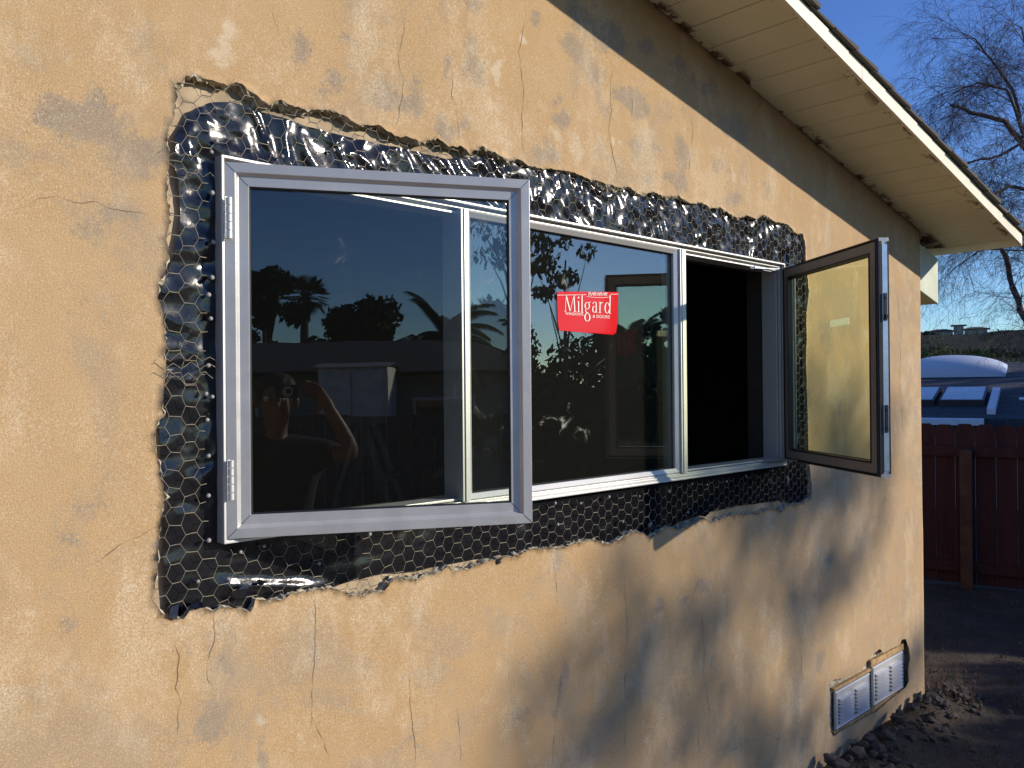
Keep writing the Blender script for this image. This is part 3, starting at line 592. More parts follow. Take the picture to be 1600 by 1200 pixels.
# the red maker's sticker behind the fixed pane
SQ = [Vector((1.813, 1.8835)), Vector((2.090, 1.8795)), Vector((2.100, 2.020)), Vector((1.811, 2.001))]
def sq(u, v):
    p = SQ[0].lerp(SQ[1], u).lerp(SQ[3].lerp(SQ[2], u), v); return p
def onst(u, v, y): p = sq(u, v); return Vector((p.x, y, p.y))
st_ = MB(); st_.mi = 0
brd = [(0.02, .0), (.5, .0), (.93, .0), (.985, .05), (1, .25), (1, .6), (1, 1), (.75, 1.0), (.5, 1), (.25, 1), (0.0, .985), (.0, .6), (.0, .3)]
st_.poly([onst(u, v, .0172 - .0008 * (1 + sin(u * 7))) for u, v in brd]); st_.poly([onst(u, v, .0176 - .0008 * (1 + sin(u * 7))) for u, v in brd[::-1]])
sticker = st_.build('sticker', M['red']); tag(sticker, 'red maker\'s sticker with white lettering on the fixed middle pane', 'sticker')
tx = MB()
def stroke(pts, w_, y=.0150):
    m = len(pts); L = []; Rr = []
    if not isinstance(w_, (list, tuple)): w_ = [w_] * m
    P = [Vector(p) for p in pts]
    for i in range(m):
        d = (P[min(i + 1, m - 1)] - P[max(0, i - 1)]); d.normalize(); nn = Vector((-d.y, d.x)) * w_[i] / 2
        L.append(P[i] + nn); Rr.append(P[i] - nn)
    for i in range(m - 1):
        tx.poly([onst(p.x, p.y, y) for p in (L[i], L[i + 1], Rr[i + 1], Rr[i])])
def arc(cx, cy, rx, ry, a0, a1, wmin, wmax, n=18):
    pts = []; ws = []
    for i in range(n + 1):
        t = R(a0 + (a1 - a0) * i / n); pts.append((cx + rx * cos(t), cy + ry * sin(t))); ws.append(wmin + (wmax - wmin) * abs(cos(t)))
    stroke(pts, ws)
base = .50; xh = .76; cap = .90; thin = .007; th = .017
def serif(x, y, w_=.035): stroke([(x - w_ / 2, y), (x + w_ / 2, y)], .014)
# M
stroke([(.118, base), (.135, cap)], thin); serif(.118, base); stroke([(.120, cap - .007), (.15, cap - .007)], .014)
stroke([(.135, cap), (.195, base)], th); stroke([(.195, base), (.255, cap)], thin); stroke([(.255, cap), (.270, base)], th); serif(.270, base, .045); stroke([(.25, cap - .007), (.278, cap - .007)], .014)
# i l
stroke([(.330, base), (.330, xh)], th); serif(.330, base, .04); stroke([(.31, xh - .008), (.33, xh - .008)], .014); arc(.330, .85, .008, .016, 0, 360, .012, .012, 10)
stroke([(.385, base - .01), (.385, cap + .03)], th); serif(.385, base - .01, .04); stroke([(.365, cap + .02), (.385, cap + .02)], .014)
# g
arc(.470, .655, .035, .085, 0, 360, thin, th, 24); stroke([(.495, .73), (.525, .755)], .012)
stroke([(.452, .575), (.440, .53), (.462, .49), (.498, .465)], [.008, .012, .02, .02]); arc(.475, .375, .042, .095, 0, 360, .010, .02, 24)
# a
stroke([(.560, .70), (.575, .745), (.600, .76), (.620, .735), (.622, .50)], [.012, .01, .01, .015, th]); arc(.590, .575, .028, .075, 60, 330, .008, .017, 18); stroke([(.622, .505), (.640, .50)], .012)
# r
stroke([(.685, base), (.685, xh)], th); serif(.685, base, .04); stroke([(.667, xh - .008), (.685, xh - .008)], .014); stroke([(.688, .68), (.705, .74), (.732, .745)], [.008, .012, .022])
# d
arc(.810, .62, .038, .125, 20, 340, .008, .018, 24); stroke([(.855, base - .01), (.855, cap + .02)], th); stroke([(.838, cap + .012), (.855, cap + .012)], .014); serif(.862, base - .008, .03)
# script mark over the name and the thin line across the top
stroke([(.0, .90), (.45, .925)], .010); stroke([(.86, .945), (1.0, .95)], .010); stroke([(.46, .88), (.6, .86), (.76, .86), (.84, .875)], .008)
px = .49
for i in range(7):
    stroke([(px, .90), (px + .012, .985), (px + .030, .98), (px + .026, .90)] if i % 2 == 0 else [(px, .90), (px + .02, .975), (px + .036, .97), (px + .034, .905)], [.006, .012, .012, .006]); px += .046
tx_o = tx.build('lettering', M['print'], sticker)
def flat_text(s, u, v, h, maxw):
    cu = bpy.data.curves.new('lettering', 'FONT'); cu.body = s; cu.size = 1
    t = bpy.data.objects.new('lettering', cu); COL.objects.link(t)
    dg = bpy.context.evaluated_depsgraph_get(); dg.update()
    m_ = bpy.data.meshes.new_from_object(t.evaluated_get(dg)); bpy.data.objects.remove(t)
    xs = [q.co.x for q in m_.vertices]; wd = max(xs) - min(xs)
    for q in m_.vertices:
        p = onst(u + (q.co.x - min(xs)) / wd * maxw, v + q.co.y * h, .0150); q.co = p
    o = link('lettering', m_, M['print'], sticker)
flat_text('WINDOWS', .115, .405, .10, .29); flat_text('& DOORS', .565, .375, .10, .29)

# paper tag stuck on the right sash pane
q = MB(); q.box(-.46, -.33, -.0195, -.0178, 1.925, 1.95); tg = q.build('paper_label', M['paper'], loc=RL)
tg.rotation_euler = (0, 0, AR); tag(tg, 'small white paper tag stuck on the glass of the right open sash', 'label')

# ------------------------------------------------------------------ room behind
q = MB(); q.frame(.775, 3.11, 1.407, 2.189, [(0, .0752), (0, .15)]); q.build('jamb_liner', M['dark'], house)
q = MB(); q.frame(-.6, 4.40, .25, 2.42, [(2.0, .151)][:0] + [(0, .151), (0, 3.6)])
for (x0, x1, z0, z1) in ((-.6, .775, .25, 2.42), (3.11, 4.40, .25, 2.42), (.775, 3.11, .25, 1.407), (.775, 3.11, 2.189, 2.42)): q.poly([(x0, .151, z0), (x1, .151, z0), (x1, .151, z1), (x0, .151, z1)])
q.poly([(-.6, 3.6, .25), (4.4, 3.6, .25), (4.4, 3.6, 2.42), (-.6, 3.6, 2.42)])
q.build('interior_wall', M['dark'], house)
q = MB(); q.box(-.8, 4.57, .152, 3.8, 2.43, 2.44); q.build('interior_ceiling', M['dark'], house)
# step ladder standing in the room
lad = empty('stepladder', (2.25, 1.7, .25), 'dark wooden stepladder standing in the dark room behind the left casement', 'ladder', rz=R(45))
for sgn in (-1, 1):
    q = MB(); q.bar((sgn * .26, -.42, 0), (sgn * .14, 0, 1.30), .06, .025); q.build('leg', M['alu'], lad)
    q = MB(); q.bar((sgn * .25, .40, 0), (sgn * .14, .02, 1.30), .045, .02); q.build('leg', M['alu'], lad)
for k in range(4):
    t = (k + 1) / 5; q = MB(); q.bar((-.26 + .12 * t, -.42 + .42 * t, 1.3 * t), (.26 - .12 * t, -.42 + .42 * t, 1.3 * t), .08, .02); q.build('step', M['alu'], lad)
q = MB(); q.box(-.16, .16, -.06, .07, 1.295, 1.33); q.build('ladder_top', M['alu'], lad)

# ------------------------------------------------------------------ foundation vents
q = MB(); q.poly([(3.4, .0285, .08), (4.45, .0285, .08), (4.45, .0285, .46), (3.4, .0285, .46)]); q.build('vent_backing', M['edge'], house)
for k, (x0, x1, z0, z1, sh) in enumerate(((3.585, 3.942, .170, .340, .0), (3.975, 4.335, .172, .357, .0))):
    v = MB(); v.frame(x0, x1, z0, z1, [(0, .018), (0, .012), (.004, .008), (.008, .012), (.5 * (z1 - z0) - .001, .012)])
    v.poly([(x0 + .06, .0121, z0 + .08), (x1 - .06, .0121, z0 + .08), (x1 - .06, .0121, z1 - .08), (x0 + .06, .0121, z1 - .08)])
    vent = v.build('foundation_vent', M['zinc'], house)
    for (c0, c1) in ((x0 + .03, x0 + .155), (x0 + .20, x0 + .325)):
        lv = MB(); n_ = 7; zz0 = z0 + .028; h = (z1 - z0 - .056) / n_
        for i in range(n_):
            za = zz0 + i * h; zb = za + h * .50
            A0 = [(c0, .0115, zb), (c1, .0115, zb), (c1 + .0, -.004, za + h * .1), (c0, -.004, za + h * .1)]
            lv.poly(A0); lv.mi = 1; lv.poly([(c0 + .002, .0112, za - h * .49), (c1 - .002, .0112, za - h * .49), (c1 - .002, .0112, za), (c0 + .002, .0112, za)]); lv.mi = 0; lv.poly([(c0, .0115, zb), (c0, -.004, za + h * .1), (c0, .0115, za)]); lv.poly([(c1, .0115, zb), (c1, .0115, za), (c1, -.004, za + h * .1)])  # black strip under each hood stands in for the shaded gap
        lv.build('louvre', [M['zinc'], M['gasket']], vent)
q = MB(); q.box(3.575, 3.955, .010, .026, .346, .358); q.box(3.96, 4.345, .010, .026, .362, .392)
q.box(3.57, 3.955, .010, .026, .140, .166); q.box(3.96, 4.345, .010, .026, .142, .168); q.build('furring_strip', M['wood'], house, bevel=.001)

# ------------------------------------------------------------------ soffit, barge board and roof
YB = -.385
def barge(x): return 2.946 - .205 * (x - 2.46)
q = MB(); a = atan2(-.21, 1); L = .142; x = -2.4; i = 0
while x < 4.88 - .01:
    x1 = min(x + L * cos(a), 4.88); g_ = .002 + random.uniform(0, .0016)
    b0 = len(q.V)
    dz = random.uniform(-.0015, .0015)
    for xx, s_ in ((x + g_, 1), (x1 - g_, 1)):
        for (yy, zz) in ((YB + .012, 0), (.06, 0), (.06, .018), (YB + .012, .018)): q.V.append(Vector((xx, yy, soff(xx) + zz + dz)))
    for f in ((0, 4, 5, 1), (1, 5, 6, 2), (2, 6, 7, 3), (3, 7, 4, 0), (0, 1, 2, 3), (4, 7, 6, 5)): q.face([b0 + k for k in f])
    x = x1
q.build('soffit', M['soffit'], house, bevel=.0025)
def slope_box(q, x0, x1, y0, y1, f, z0, z1):
    b0 = len(q.V)
    for xx in (x0, x1):
        for (yy, zz) in ((y0, z0), (y1, z0), (y1, z1), (y0, z1)): q.V.append(Vector((xx, yy, f(xx) + zz)))
    for f_ in ((0, 4, 5, 1), (1, 5, 6, 2), (2, 6, 7, 3), (3, 7, 4, 0), (0, 1, 2, 3), (4, 7, 6, 5)): q.face([b0 + k for k in f_])
q = MB(); slope_box(q, -2.5, 3.02, YB, YB + .0115, barge, 0, .056); slope_box(q, 3.021, 4.925, YB - .001, YB + .0105, barge, -.001, .056)
q.box(4.926, 4.938, YB, 6.5, barge(4.93) - .005, barge(4.93) + .05); q.build('barge_board', M['barge'], house, bevel=.001)
q = MB(); slope_box(q, -2.5, 4.92, YB + .013, 7, soff, .0195, .045)
slope_box(q, -9, -2.5, YB + .013, 7, lambda x: soff(-2.5) + .21 * (x + 2.5), .0, .045); q.build('roof_deck', M['soffit'], house)
q = MB(); x = 4.975; i = 0
while x > -2.5:
    x0 = x - .155; y0 = YB - .018 + random.uniform(-.010, .006)
    y = y0
    while y < 6.9:
        wd = random.uniform(.25, .36); t1 = random.uniform(.006, .012); b0 = len(q.V)
        zb = lambda xx: barge(xx) + .058
        xe = x + random.uniform(-.006, .006); xt = x0 - .03
        lift = .012 + t1 + (random.uniform(0, .008) if random.random() < .3 else 0)
        for (xx, z_a, z_b) in ((xt, .0, .006), (xe, .005, lift)):
            for (yy, zz) in ((y, z_a), (min(y + wd - .004, 6.95), z_a), (min(y + wd - .004, 6.95), z_b), (y, z_b)): q.V.append(Vector((xx, yy, zb(xx) + zz)))
        for f_ in ((0, 4, 5, 1), (1, 5, 6, 2), (2, 6, 7, 3), (3, 7, 4, 0), (0, 1, 2, 3), (4, 7, 6, 5)): q.face([b0 + k for k in f_])
        y += wd
    x = x0
slope_box(q, -9.3, -2.5, YB - .01, 7, lambda x: barge(-2.5) + .205 * (x + 2.5), .057, .075)
q.build('roof', M['shingle'], house)
q = MB(); slope_box(q, XC + .0005, 4.855, .004, 6.5, lambda x: 2.215 - .22 * (x - XC), 0, .25); q.build('eave_box', M['eave'], house, bevel=.003)

# ------------------------------------------------------------------ ground
def axis(lims):
    out = []
    for a, b_, n in lims: out += [a + (b_ - a) * i / n for i in range(n)]
    return out + [lims[-1][1]]
GX = axis([(-600, -40, 8), (-40, -6, 8), (-6, 2.4, 14), (2.4, 9, 165), (9, 40, 12), (40, 900, 10)])
GY = axis([(-600, -40, 8), (-40, -6, 8), (-6, -2.5, 12), (-2.5, 2.2, 118), (2.2, 40, 12), (40, 600, 8)])
def gz(x, y):
    if not (-6 < x < 12 and -6 < y < 6): return -.05 if (abs(x) > 30 or abs(y) > 30) else 0
    h = .018 * fbm(x * 1.2, y * 1.2, 3, 3) + .010 * fbm(x * 7, y * 7, 9, 3)
    if XC - 2.2 < x < XC + .3 and -.6 < y < .3: h += .075 * math.exp(-((y + .05) / .17) ** 2) * min(1, (x - XC + 2.2) / .5) * min(1, max(0, (XC + .3 - x) / .3))
    return h
V = [(x, y, gz(x, y)) for y in GY for x in GX]; nx = len(GX)
F = [(j * nx + i, j * nx + i + 1, (j + 1) * nx + i + 1, (j + 1) * nx + i) for j in range(len(GY) - 1) for i in range(nx - 1)]
tag(link('ground', mesh('ground', V, F, smooth=True), M['soil']), kind='structure')

q = MB(); q.box(-7, 1.9, -5.5, -.02, -.03, .035); tag(q.build('bounce_slab', M['bounce_slab'], bevel=.01), kind='structure')  # unseen pale slab, added to bounce warm light onto the soffit
# rubble knocked off the wall
def rock(seed, n=2):
    bm = bmesh.new(); bmesh.ops.create_icosphere(bm, subdivisions=n, radius=1)
    for v in bm.verts:
        k = 1 + .45 * fbm(v.co.x * 1.3 + seed * 5, v.co.y * 1.3, v.co.z * 1.3 + seed, 2)
        v.co = Vector((v.co.x * k, v.co.y * k * .8, v.co.z * k * .55))
        for ax in range(3):
            v.co[ax] = round(v.co[ax] / .28) * .28 * .5 + v.co[ax] * .5
    me = bpy.data.meshes.new('stucco_chunk'); bm.to_mesh(me); bm.free(); me.materials.append(M['chunk']); return me
RK = [rock(i, 1 + i % 2) for i in range(7)]
for i in range(150):
    x = random.uniform(3.0, 4.95); y = -.03 - abs(random.gauss(0, .12)); s_ = random.uniform(.010, .032) * (1.25 if y > -.1 else .9)
    o = link('stucco_chunk', RK[i % 7]); o.location = (x, y - s_ * .6, gz(x, y) + s_ * .25 + (random.uniform(0, .05) if y > -.12 else 0)); o.scale = (s_, s_, s_)
    o.rotation_euler = (random.uniform(-.6, .6), random.uniform(-.6, .6), random.uniform(0, 6))
    tag(o, 'broken grey stucco chunk in the rubble heap at the foot of the wall', 'rubble', 'stucco chunks at the foot of the wall')
gb = MB()
for i in range(1500):
    x = random.uniform(2.4, 7.5); y = -abs(random.gauss(0, .5)) if random.random() < .7 else random.uniform(-1.5, 1)
    if x < XC and y > -.02: continue
    s_ = random.uniform(.003, .012); z = gz(x, y); b0 = len(gb.V)
    for d in ((1, 0, .2), (-.6, .8, .1), (-.5, -.9, .15), (0, 0, 1.1)): gb.V.append(Vector((x + d[0] * s_, y + d[1] * s_, z + d[2] * s_)))
    for f in ((0, 1, 3), (1, 2, 3), (2, 0, 3)): gb.face([b0 + k for k in f])
tag(gb.build('gravel', M['chunk']), 'small stucco grit and pebbles strewn over the dark soil', 'gravel', kind='stuff')
gm = MB()
def blade(x, y, h, lean, a, wd):
    z = gz(x, y) - .01; dx, dy = cos(a) * lean, sin(a) * lean; ex, ey = -sin(a) * wd, cos(a) * wd
    gm.poly([(x - ex, y - ey, z), (x + ex, y + ey, z), (x + dx * .45 + ex * .7, y + dy * .45 + ey * .7, z + h * .65), (x + dx * .45 - ex * .7, y + dy * .45 - ey * .7, z + h * .65)])
    gm.poly([(x + dx * .45 - ex * .7, y + dy * .45 - ey * .7, z + h * .65), (x + dx * .45 + ex * .7, y + dy * .45 + ey * .7, z + h * .65), (x + dx, y + dy, z + h)])
for c in range(900):
    x = random.uniform(3.2, 8); y = random.uniform(-2.2, 1.6)
    if x < XC + .05 and y > -.3: continue
    if fbm(x * .9, y * .9, 33, 2) < -.02 and random.random() < .9: continue
    for k in range(random.randint(4, 10)):
        blade(x + random.gauss(0, .03), y + random.gauss(0, .03), random.uniform(.02, .07), random.uniform(.005, .05), random.uniform(0, 6.3), random.uniform(.0012, .0025))
tag(gm.build('grass', M['grass']), 'sparse dark grass tufts on the shaded yard', 'grass', kind='stuff')
wd = MB()
for k in range(38):
    x0 = XC + .10 + random.gauss(0, .07); y0 = -.06 + random.gauss(0, .07); a_ = random.uniform(0, 6.3); h = random.uniform(.08, .24); r = random.uniform(.03, .12)
    wd.tube([(x0, y0, 0), (x0 + cos(a_) * r * .4, y0 + sin(a_) * r * .4, h * .6), (x0 + cos(a_) * r, y0 + sin(a_) * r, h)], [.0016, .0012, .0005], 3)
    for j in range(4): 
        t = random.uniform(.4, 1); p = Vector((x0 + cos(a_) * r * t, y0 + sin(a_) * r * t, h * t)); d = Vector((random.uniform(-1, 1), random.uniform(-1, 1), random.uniform(0, 1))) * .02
        wd.poly([p, p + d + Vector((.004, 0, 0)), p + d * 1.6])
tag(wd.build('dry_weed', simple('dry weed', (.22, .12, .06), .9)), 'dry brown weed growing at the house corner', 'plant')

# ------------------------------------------------------------------ red fence with dog-eared boards
fa, fb = Vector((6.55, 5.6, 0)), Vector((8.55, -3.35, 0))
fd = (fb - fa).normalized(); FL = (fb - fa).length; fn = Vector((-fd.y, fd.x, 0))
if fn.x > 0: fn = -fn                                    # towards the camera
ftop = 1.37
fence = empty('red_fence', tuple(fa), 'dark red dog-eared board fence across the yard behind the house corner', 'fence')
fence.rotation_euler = (0, 0, atan2(fd.y, fd.x))
near = -1 if (Matrix.Rotation(-atan2(fd.y, fd.x), 3, 'Z') @ fn).y < 0 else 1
q = MB(); pw = .152; i = 0
while i * pw < FL:
    x0 = i * pw + .003; x1 = (i + 1) * pw - .003; zt = ftop + random.uniform(-.006, .006); yo = random.uniform(-.004, .004); c = .032
    o_ = [(x0, .02), (x1, .02), (x1, zt - c), (x1 - c, zt), (x0 + c, zt), (x0, zt - c)]
    b0 = len(q.V)
    for yy in (yo, yo + .018):
        for (xx, zz) in o_: q.V.append(Vector((xx, yy, zz)))
    q.face([b0 + k for k in range(6)]); q.face([b0 + 6 + k for k in range(6)][::-1])
    for k in range(6): q.face([b0 + (k + 1) % 6, b0 + k, b0 + 6 + k, b0 + 6 + (k + 1) % 6])
    i += 1
q.build('fence_boards', M['fence'], fence)
for zz in (1.10, .12):
    q = MB(); yy = sorted((near * .021 if near > 0 else -.001, near * .058 if near > 0 else -.042)); q.box(0, FL, yy[0], yy[1], zz, zz + .085); q.build('rail', M['fence'], fence, bevel=.003)
x = .35
while x < FL:
    q = MB(); y0_, y1_ = (.060, .15) if near > 0 else (-.135, -.044); q.box(x, x + .09, y0_, y1_, -.05, 1.16); q.build('post', M['post'], fence, bevel=.004); x += 2.28

# ------------------------------------------------------------------ neighbouring house beyond the fence
nh = empty('neighbour_house', (12.13, 1.98, 0), 'low neighbouring house with dark blue-grey roof and rooflights behind the red fence', 'house')
NB = Vector((12.13, 1.98, 0)); UA = R(14); nh.location = NB; nh.rotation_euler = (0, 0, UA)   # local +x runs up the roof slope, local -y to the right
def rp(u, v, h=0): return Vector((v, -u, 1.24 + v * .167 + h))
def rbox(q, u0, u1, v0, v1, h0, h1):
    b0 = len(q.V)
    for h in (h0, h1):
        for (u, v) in ((u0, v0), (u1, v0), (u1, v1), (u0, v1)): q.V.append(rp(u, v, h))
    for f in ((0, 3, 2, 1), (4, 5, 6, 7), (0, 1, 5, 4), (1, 2, 6, 5), (2, 3, 7, 6), (3, 0, 4, 7)): q.face([b0 + k for k in f])
q = MB()
for k in range(27): rbox(q, -8, 9, k * .19, k * .19 + .2, -.12, .003 + .012 - (k % 2) * .002)
q.poly([rp(-8, 5.2, 0), rp(9, 5.2, 0), rp(9, 10.4, -1.74), rp(-8, 10.4, -1.74)])
q.build('roof', M['nroof'], nh)
q = MB(); q.box(.4, 10, -8.7, 7.7, 0, 1.15); q.build('wall', M['nwall'], nh)
q = MB(); rbox(q, -8, -.02, -.10, -.02, -.06, .02); q.build('gutter', M['white'], nh)
q = MB(); rbox(q, .0, .10, .25, 1.95, .02, .10); q.build('flashing', M['white'], nh)
for (u0, u1) in ((-1.45, -.70), (-.64, -.06)):
    q = MB(); rbox(q, u0, u1, .85, 2.0, .016, .10); o = q.build('rooflight', M['gasket'], nh); q = MB(); rbox(q, u0 + .03, u1 - .03, .89, 1.96, .101, .106); q.build('rooflight_pane', M['rooflight'], o)
q = MB(); u0, u1, v0, v1 = -1.60, .12, 3.45, 4.5; n_ = 22
for i in range(n_ + 1):
    t = i / n_; u = u0 + (u1 - u0) * t; h = .07 + .24 * (max(0, 1 - abs(2 * t - 1) ** 2.2)) ** .8
    for (v, k) in ((v0, .0), (v0 + .02, .45), (v0 + .35, .86), ((v0 + v1) / 2, 1), (v1 - .1, .8), (v1, 0)): q.V.append(rp(u, v, .02 + h * k))
for i in range(n_):
    for k in range(5): q.face([i * 6 + k, (i + 1) * 6 + k, (i + 1) * 6 + k + 1, i * 6 + k + 1])
q.face([k for k in range(6)]); q.face([n_ * 6 + k for k in range(6)][::-1])
q.build('domed_rooflight', M['dome'], nh, smooth=True)
q = MB(); rbox(q, .35, 4, 1.3, 1.48, .016, .03); q.build('roof_patch', M['rooflight'], nh)
q = MB(); p = rp(-1.0, 4.9, 0); q.box(p.x - .07, p.x + .07, p.y - .09, p.y + .09, p.z - .1, p.z + .16); q.box(p.x - .1, p.x + .1, p.y - .12, p.y + .12, p.z + .161, p.z + .18); q.build('vent_stack', M['nwall'], nh)

# ------------------------------------------------------------------ foliage
def leaves(name, mat, clumps, n, size, parent=None, droop=0., seed=1, aspect=.45):
    rng = np.random.default_rng(seed); C_ = np.array([c[:3] for c in clumps], float); Rr = np.array([c[3] for c in clumps], float)
    wgt = Rr ** 2; k = rng.choice(len(C_), n, p=wgt / wgt.sum())
    d = rng.normal(size=(n, 3)); d /= np.linalg.norm(d, axis=1)[:, None]; rad = rng.uniform(.2, 1, n) ** .5 * Rr[k]
    P = C_[k] + d * rad[:, None] * np.array([1, 1, .8])
    t = rng.normal(size=(n, 3)); t[:, 2] -= droop * 2; t /= np.linalg.norm(t, axis=1)[:, None]
    u = np.cross(t, rng.normal(size=(n, 3))); u /= np.linalg.norm(u, axis=1)[:, None]
    s_ = size * rng.uniform(.6, 1.3, n)[:, None]
    Vv = np.stack([P - t * s_, P + u * s_ * aspect, P + t * s_, P - u * s_ * aspect], 1).reshape(-1, 3)
    me = bpy.data.meshes.new(name); me.vertices.add(4 * n); me.vertices.foreach_set('co', Vv.ravel())
    me.loops.add(4 * n); me.loops.foreach_set('vertex_index', np.arange(4 * n)); me.polygons.add(n)
    me.polygons.foreach_set('loop_start', np.arange(n) * 4); me.polygons.foreach_set('loop_total', np.full(n, 4)); me.update(calc_edges=True)
    return link(name, me, mat, parent)
def tree(label, x, y, h, r, mat, n=6000, size=.09, trunk=.12, z0=.3, seed=1, droop=0., cat='tree', group=None, kind='tree', nclump=26, squash=1.):
    rnd = random.Random(seed); t = empty(kind, (x, y, 0), label, cat, group)
    cz = h * (z0 + 1) / 2; hh = h * (1 - z0) / 2; cl = []
    for i in range(nclump):
        a_ = rnd.uniform(0, 2 * pi); e = rnd.uniform(-.95, 1); rr = sqrt(max(0, 1 - e * e)) * rnd.uniform(.25, .85)
        cl.append((cos(a_) * rr * r, sin(a_) * rr * r * squash, cz + e * hh * .85, rnd.uniform(.18, .36) * r))
    q = MB(); top = cz + hh * .3; lean = rnd.uniform(-.3, .3)
    pts = [(lean * .3 * math.sin(k / 5 * 3), .1 * lean * k / 5, top * k / 5) for k in range(6)]
    q.tube(pts, [trunk * (1 - .14 * k) for k in range(6)], 8)
    for c in cl[::2]:
        s_ = max(.5, c[2] * rnd.uniform(.45, .75)); k = min(1, s_ / top)
        a0 = Vector((lean * .3 * math.sin(k * 3), .1 * lean * k, s_)); a1 = Vector(c[:3])
        q.tube([a0, a0.lerp(a1, .5) + Vector((0, 0, .08 * r)), a1], [trunk * .45, trunk * .25, trunk * .07], 5)
    q.build('trunk', M['bark'], t, smooth=True)
    leaves('crown', mat, cl, n, size, t, droop, seed); return t
def palm(label, x, y, h, fl, nf=22, feather=True, seed=1, trunk=.16):
    rnd = random.Random(seed); t = empty('palm_tree', (x, y, 0), label, 'palm tree'); q = MB()
    q.tube([(0.05 * math.sin(k), 0, h * k / 8) for k in range(9)], [trunk * (1.2 - .05 * k) for k in range(9)], 10); q.build('trunk', M['bark'], t, smooth=True)
    q = MB()
    for i in range(nf):
        a_ = i * 2.399 + rnd.uniform(-.2, .2); el = rnd.uniform(-.5, 1.25) if feather else rnd.uniform(-.9, 1.3); L = fl * rnd.uniform(.8, 1.1); pts = []
        p = Vector((0, 0, h)); d = Vector((cos(a_) * cos(el), sin(a_) * cos(el), sin(el))); m = 9
        for k in range(m): pts.append(p.copy()); p += d * L / m; d = (d + Vector((0, 0, -.17 if feather else -.05))).normalized()
        q.tube(pts, [.018 * (1 - k / m) + .003 for k in range(m)], 4)
        if feather:
            for k in range(1, m):
                for s_ in range(8):
                    c = pts[k - 1].lerp(pts[k], s_ / 5); dd = (pts[k] - pts[k - 1]).normalized(); sd = dd.cross(Vector((0, 0, 1))).normalized()
                    l_ = fl * .26 * (1 - abs(k / m - .45))
                    for sg_ in (-1, 1):
                        e = c + sd * sg_ * l_ * .75 + dd * l_ * .5 + Vector((0, 0, -.45 * l_)); q.poly([c - dd * .018, c + dd * .03, e])
        else:
            c = pts[5]; dd = (pts[6] - pts[5]).normalized(); sd = dd.cross(Vector((rnd.uniform(-.3, .3), 0, 1))).normalized()
            for s_ in range(-7, 8):
                b_ = s_ / 7 * 1.5; e = c + (dd * cos(b_) + sd * sin(b_)) * fl * .5 + Vector((0, 0, -.06)); q.poly([c, c + (dd * cos(b_ + .1) + sd * sin(b_ + .1)) * fl * .3, e])
    q.build('crown', M['leafp'], t); return t

# shrubs and trees to the right of the yard: they shade the ground and the fence
hs = [(5.9, -3.7, 1.6, .7), (6.9, -4.1, 1.6, .75), (7.9, -4.0, 1.72, .8), (8.9, -4.3, 1.85, .8), (9.9, -4.2, 2.15, .9), (11.0, -4.4, 2.5, .9), (7.4, -5.3, 1.8, .9), (9.3, -5.6, 2.0, 1.0)]
for i, (x, y, h, r) in enumerate(hs):
    tree(['low', 'rounded', 'broad', 'leaning', 'bushy', 'tall', 'rear', 'far rear'][i] + ' dark green shrub in the hedge right of the yard', x, y, h, r, M['leafd'], 5200, .055, .05, .02, seed=20 + i, kind='shrub', cat='shrub', group='shrubs of the hedge right of the yard', nclump=30)
tree('tall airy tree with drooping leaves in the yard, its crown above the hedge', 12.0, -10.8, 6.4, 1.5, M['leafm'], 1350, .085, .08, .62, 41, .9, nclump=22)
tree('second airy tree leaning beside the first, with a sparser crown', 13.6, -10.9, 5.3, .9, M['leafm'], 700, .085, .06, .6, 47, .9, nclump=12)
tree('tall dense tree added out of view to shade the red fence', 12.3, -4.5, 4.9, 1.9, M['leafd'], 9000, .09, .12, .12, 51, nclump=40)  # three dense trees out of view, added to shade fence and neighbouring roof
tree('broad dense tree added out of view to shade the neighbouring house', 16.2, -5.2, 6.3, 2.5, M['leafd'], 9000, .12, .15, .12, 52, nclump=40)
tree('big spreading tree added out of view to shade the neighbouring house', 20.6, -5.8, 6.8, 2.7, M['leafd'], 8000, .13, .16, .15, 53, nclump=40)
# seen reflected in the middle pane
palm('short feather palm beyond the hedge reflected in the middle pane', 17.4, -12.1, 2.7, 1.5, seed=3)
tree('slender eucalyptus beyond the hedge reflected in the middle pane', 16.5, -10.2, 3.6, .62, M['leafm'], 2600, .10, .05, .5, 61, .8, nclump=12)
for k, (x, y, h, r) in enumerate(((20, -16, 3.2, 3.0), (15, -15.5, 3.9, 2.0), (12.2, -12.8, 4.0, 1.6), (26, -17, 3.0, 3.4), (30, -12, 3.2, 3.2), (24, -24, 4.2, 3.4))):
    tree('%s tree in the far row reflected in the middle pane' % ['wide low', 'round', 'narrow', 'flat-topped', 'spreading', 'tallest'][k], x, y, h, r, M['leafd'], 4000, .16, .12, .08, 70 + k, nclump=30, group='far row of trees across the yard')

